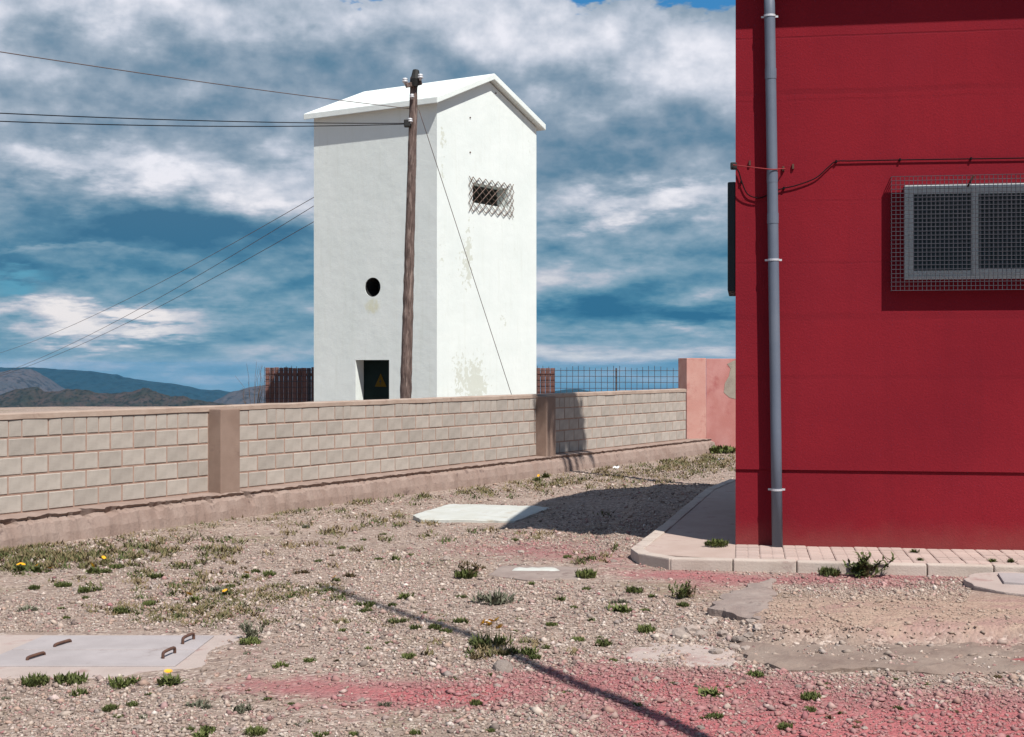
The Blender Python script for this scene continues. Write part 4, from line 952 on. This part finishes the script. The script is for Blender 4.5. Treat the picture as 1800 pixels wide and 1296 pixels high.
G_ = [(62, 1204, 42), (125, 1200, 48), (210, 1206, 55), (145, 1222, 38), (497, 1172, 30), (545, 1163, 20), (195, 1249, 27), (210, 1260, 20), (335, 1284, 24), (365, 1286, 24), (352, 1296, 32), (450, 1290, 36), (275, 1016, 26), (150, 1040, 42), (111, 1031, 26), (150, 1053, 18), (213, 1078, 26),
      (185, 1007, 22), (205, 1000, 22), (247, 976, 16), (473, 1013, 22), (450, 1007, 15), (262, 1064, 20), (1090, 1076, 34), (1115, 1042, 26), (712, 1053, 26), (810, 1096, 24), (765, 1106, 20), (784, 1112, 20), (719, 1157, 22), (770, 1173, 15), (984, 1056, 20), (970, 1100, 19), (1016, 1126, 20), (1061, 1135, 26),
      (1078, 1162, 13), (1054, 1121, 13), (695, 986, 20), (720, 977, 18), (665, 984, 13), (905, 952, 13), (997, 981, 13), (602, 1110, 15), (683, 1132, 13), (837, 1239, 20), (862, 1286, 15), (622, 1292, 16), (646, 1115, 11), (775, 1038, 15), (1008, 1070, 13), (934, 1028, 13), (1096, 1075, 30), (1134, 1075, 24),
      (1328, 1189, 26), (1250, 1223, 34), (1256, 1262, 26), (1238, 1263, 17), (1280, 1209, 15), (1424, 1230, 30), (1458, 1202, 15), (1424, 1250, 18), (1628, 1204, 13), (1578, 1247, 15), (1380, 1281, 24), (1572, 1196, 11), (1458, 1211, 12), (265, 1222, 22), (60, 1036, 18), (330, 1028, 16), (405, 1033, 14), (560, 988, 12), (640, 950, 14), (540, 1270, 14),
      (880, 1150, 22), (940, 1158, 20), (690, 1066, 14), (745, 1078, 12), (905, 1110, 12), (1040, 1092, 13), (960, 1140, 14), (1145, 1050, 15), (1120, 1240, 14), (990, 1220, 12), (730, 1290, 18), (1510, 1270, 14), (1700, 1215, 12), (1768, 1296, 20), (470, 1230, 14), (520, 1046, 16), (570, 1056, 14), (600, 965, 13)]
for (px, py, s_) in G_: weed(px, py, s_*1.3, rr.choice(['rosette', 'cushion', 'cushion', 'cushion', 'sprawl']))
wr2 = random.Random(77)
for i in range(95):
    px = wr2.uniform(10, 1780); py = 900 + 390*wr2.random()**1.1
    if (px > 1090 and py < 1190) or (px < 420 and 1100 < py < 1195) or (py < 960 and px < 620-(py-880)*4) or (690 < px < 1100 and py < 960) or (850 < px < 1040 and 985 < py < 1025): continue
    weed(px, py, wr2.uniform(9, 20)*(.7+.3*(py-640)/500), wr2.choice(['rosette', 'cushion', 'sprawl']), wr2.choice(['leaf', 'leaf', 'leaf', 'greyleaf', 'dryleaf']))
for (px, py, s_) in ((643, 1066, 44), (700, 1095, 44), (581, 1040, 40), (1039, 984, 36), (812, 1051, 30), (235, 1240, 38), (560, 1294, 40), (640, 1075, 36), (730, 1106, 34)): weed(px, py, s_, 'sprawl')
for (px, py, s_) in ((350, 1243, 62), (420, 1251, 56), (677, 1240, 30), (50, 1074, 44), (10, 1229, 22), (1087, 1060, 42), (803, 1263, 22), (380, 1040, 50), (250, 1262, 30), (1070, 1070, 24)): weed(px, py, s_, 'sprawl', 'greyleaf')
for (px, py, s_) in ((615, 1014, 34), (530, 1008, 36), (850, 1000, 20), (1682, 1252, 20), (1610, 1248, 16), (430, 1000, 24)): weed(px, py, s_, 'sprawl', 'dryleaf')
for (px, py, s_, n) in ((36, 1004, 34, 2), (65, 1006, 26, 1), (86, 1006, 20, 1), (165, 1008, 32, 1), (184, 990, 26, 1), (297, 1204, 52, 1), (342, 1058, 30, 1), (398, 1046, 30, 1), (432, 1016, 22, 1), (960, 840, 22, 1), (943, 846, 20, 1), (590, 1022, 20, 1)): weed(px, py, s_, 'rosette', flowers=n)

# say of each repeated plant and stone which one it is
def region(px, py):
    if px < 420 and py >= 1185: return 'below the concrete hatch'
    if px < 250 and py < 1100: return 'between block wall and hatch, far left'
    if px < 560 and py < 1100: return 'between the block wall and the hatch'
    if px < 640: return 'right of the concrete hatch' if py < 1215 else 'at the bottom, right of the hatch'
    if px < 860 and py < 1040: return 'left of the inspection cover'
    if px < 860 and py < 1185: return 'left of the yellow flowered sprawling weed'
    if px < 1090 and py < 1030: return 'around the inspection cover'
    if px < 1090 and py < 1185: return 'right of the yellow flowered sprawling weed'
    if py < 1185 and px < 1240: return 'left of the tilted grey slab'
    if py < 1185: return 'around the tilted grey slab'
    if px < 1100: return 'near the bottom centre'
    if px < 1400: return 'below the left end of the strip'
    return 'below the concrete strip, far right'
NOUN = {'green weeds in the gravel': 'green weeds', 'grey green weeds in the gravel': 'grey weeds', 'dry weeds in the gravel': 'dry weeds', 'flowering weeds in the gravel': 'flowering weeds', GR: 'rubble lumps', GS: 'loose stones'}
ONE = {'green weeds': 'green weed', 'grey weeds': 'low grey weed', 'dry weeds': 'dry brown weed', 'flowering weeds': 'yellow flowered weed', 'rubble lumps': 'rubble lump', 'loose stones': 'loose stone'}
ORD = ['leftmost', 'second', 'third', 'fourth', 'fifth', 'sixth', 'seventh', 'eighth', 'ninth', 'tenth', 'eleventh', 'twelfth', 'thirteenth', 'fourteenth', 'fifteenth', 'sixteenth', 'seventeenth', 'eighteenth', 'nineteenth', 'twentieth']
sets = {}
for (px, py, gr_, o) in LAB: sets.setdefault((NOUN[gr_], region(px, py)), []).append((px, py, o))
for (noun, reg), lst in sets.items():
    lst.sort(key=lambda e: e[0])
    for k, (px, py, o) in enumerate(lst):
        if len(lst) == 1: o['label'] = 'only %s %s' % (ONE[noun], reg)
        elif k == 0: o['label'] = 'leftmost of the %s %s' % (noun, reg)
        elif k == len(lst)-1: o['label'] = 'rightmost of the %s %s' % (noun, reg)
        else: o['label'] = '%s from left of the %s %s' % (ORD[k], noun, reg)

# grass and low growth that nobody could count
rng = np.random.RandomState(23)
PATCH = [(60, 975, 90, 18, 2600), (180, 968, 90, 14, 1300), (15, 985, 40, 14, 900), (290, 950, 90, 9, 700), (130, 995, 120, 10, 700), (420, 1055, 70, 22, 2200), (330, 1088, 80, 14, 1400), (300, 1030, 90, 12, 900), (500, 1050, 50, 12, 500), (560, 1040, 60, 10, 500), (400, 918, 120, 8, 700), (560, 905, 140, 8, 700), (700, 880, 140, 8, 600),
         (1200, 815, 80, 14, 2600), (1110, 835, 90, 10, 1700), (1250, 800, 40, 12, 1200), (1010, 845, 60, 6, 700), (850, 865, 90, 6, 500), (940, 850, 60, 8, 600), (1040, 985, 30, 6, 200), (240, 1070, 60, 10, 350), (680, 1095, 60, 7, 350), (880, 1145, 70, 8, 450), (640, 930, 160, 14, 700), (380, 965, 160, 16, 900), (900, 935, 60, 8, 200), (1090, 965, 20, 6, 200)]
vs = []; fs = []; cols = []
for (cx, cy, rx, ry, n_) in PATCH:
    n_ = int(n_*1.25)
    tufts = [(rng.normal(cx, rx*.7), rng.normal(cy, ry*.85), rng.rand()) for _ in range(max(6, n_//32))]
    for i in range(n_):
        tx, ty, tv = tufts[rng.randint(len(tufts))]; px, py = rng.normal(tx, 7), rng.normal(ty, 2.0)
        if py < 775: continue
        dd = (EYE+.1)*F/(py-HY); x_ = (px-CX)*dd/F; z_ = zg1(x_, dd); dd = (EYE-z_)*F/(py-HY); x_ = (px-CX)*dd/F
        wd = (x_+5.15)*.857-(dd-14.3)*.515
        if wd < .36: continue
        lx, ly = RED.local(x_, dd)
        if lx > -1.05 and -1.1 < ly < 7.5: continue
        h = rng.uniform(.008, .045)*(1.15 if py < 1010 else .85); a = rng.rand()*6.283; l_ = h*rng.uniform(.4, 2.0); w_ = rng.uniform(.003, .009)*(1+dd/30)
        c_, s2 = math.cos(a), math.sin(a); k = len(vs)
        vs += [(x_-s2*w_, dd+c_*w_, z_-.004), (x_+s2*w_, dd-c_*w_, z_-.004), (x_+c_*l_, dd+s2*l_, z_+h)]; fs.append((k, k+1, k+2))
        t_ = np.clip(tv**.7*1.15-.05+rng.normal(0, .18), 0, 1); cc = np.array((.055, .075, .024))*(1-t_)+np.array((.175, .13, .072))*t_; cols += [tuple(cc)]*3
me = bpy.data.meshes.new('grass'); me.from_pydata(vs, [], fs)
ca_ = me.attributes.new('tint', 'FLOAT_COLOR', 'POINT'); ca_.data.foreach_set('color', np.concatenate([np.array(cols), np.ones((len(cols), 1))], 1).astype(np.float32).ravel())
m, g, b = newmat('grass_blades'); at = g.new('ShaderNodeAttribute', attribute_name='tint'); g.l.new(at.outputs['Color'], b.inputs['Base Color']); b.inputs['Roughness'].default_value = .8; b.inputs['Specular IOR Level'].default_value = .15
me.materials.append(m); tag(link('grass', me), 'thin mixed green and dry grass over the gravel', 'grass', kind='stuff')

# litter
def scrap(px, py, wpx, label, mat='paper'):
    p = ground(px, py); s_ = wpx*p.y/F; r = random.Random(px); vs = []; n_ = 4
    for j in range(n_+1):
        for i in range(n_+1): vs.append(((i/n_-.5)*s_, (j/n_-.5)*s_*.7, s_*(.12+.22*r.random())))
    fs = [(j*(n_+1)+i, j*(n_+1)+i+1, (j+1)*(n_+1)+i+1, (j+1)*(n_+1)+i) for j in range(n_) for i in range(n_)]
    me = MB().add(vs, fs).mesh('paper_scrap', M[mat], fix=False); o = link('paper_scrap', me, None, (p.x, p.y, p.z-.1*s_), (.5, 0, r.uniform(0, 6))); return tag(o, label, 'litter')
scrap(1083, 823, 11, 'white paper scrap on the grass in front of the far footing')
scrap(1270, 809, 14, 'larger white scrap on the grass nearest the red building')
scrap(1252, 785, 12, 'crumpled pale scrap at the foot of the pink wall')

# ---------------------------------------------------------------- unseen stand-ins added for the shadows they cast into the picture
# palm shape added unseen behind the red building to cast the block wall shadow
tgt = WALL.world(WALL.hit(984, 730)[0], 0); TT = 5.7; pb_ = tgt + SUNH*TT
pa = empty('palm_shadow_caster', (pb_.x, pb_.y, -.25), 0, 'added palm-shaped stand-in behind the red building, casting the block wall shadow', 'tree')
H0 = .1 + TT*math.tan(EL) + .25
MB().tube([(0, 0, 0), (.02, 0, H0*.4), (-.02, .01, H0*.75), (0, 0, H0+.6)], [.12, .08, .07, .06], 12).obj('caster_trunk', M['caster_trunk'], pa, smooth=True)
mb = MB(); r = random.Random(9); side = Vector((SUNH.y, -SUNH.x, 0))
for i in range(210):
    a = r.uniform(0, 6.3); q = r.uniform(.05, .72); z0 = H0 + r.uniform(.85, 1.25); ln = r.choice([.15, .25, .3, .45, .6, .9])*r.uniform(.8, 1.2)
    p0 = Vector((0, 0, z0+.1)); p1 = Vector((math.cos(a)*q*.8, math.sin(a)*q*.8, z0)); p2 = Vector((math.cos(a)*q*1.15, math.sin(a)*q*1.15, z0-ln*.5)); p3 = p2+Vector((0, 0, -ln*.6)); w_ = r.uniform(.03, .075); b__ = r.uniform(0, 6.3); sd = Vector((-math.sin(b__), math.cos(b__), 0))*w_
    mb.add([p0-sd*.5, p0+sd*.5, p1-sd, p1+sd, p2-sd, p2+sd, p3-sd*.3, p3+sd*.3], [(0, 1, 3, 2), (2, 3, 5, 4), (4, 5, 7, 6)])
mb.tube([side*.62+Vector((0, 0, H0+.15)), side*.64+Vector((0, 0, H0+1.0))], .012, 5); mb.tube([Vector((0, 0, H0+1.0)), side*.64+Vector((0, 0, H0+1.0))], .015, 5); mb.tube([side*.2+Vector((0, 0, H0+.65)), side*.62+Vector((0, 0, H0+.15))], .012, 5)  # thin rods added for the fine lines in the wall shadow
mb.obj('caster_crown', M['caster_frond'], pa)
# leaning post added out of frame at right to cast the foreground streak
bx_, by_ = 2.31, 3.49; tp = Vector((-1.44, 10.9, 0)) + SUNH*(11/math.tan(EL)); bz = zg1(bx_, by_)
MBp = MB().tube([(0, 0, -.1), ((tp.x-bx_)*.5, (tp.y-by_)*.5, 5.5), (tp.x-bx_, tp.y-by_, 11)], [.065, .05, .035], 12)
po = empty('post_shadow_caster', (bx_, by_, bz), 0, 'added unseen leaning post casting the long shadow across the red gravel', 'post')
MBp.obj('shaft', M['steel'], po, smooth=True); MB().tube([(0, 0, -.05), (0, 0, .03)], .14, 16).obj('foot_plate', M['steel'], po)

# ---------------------------------------------------------------- haze over the valley
m, g, b = newmat('valley_haze'); g.n.remove(b); pvn = g.new('ShaderNodeVolumePrincipled')
pvn.inputs['Color'].default_value = (.03, .42, .85, 1); pvn.inputs['Density'].default_value = 2.2e-5; pvn.inputs['Anisotropy'].default_value = 0.0
g.l.new(pvn.outputs[0], g.n['Material Output'].inputs['Volume'])
tag(MB().box(-12800, 12800, -12800, 12800, -304, 14.5).obj('haze', m), kind='stuff')
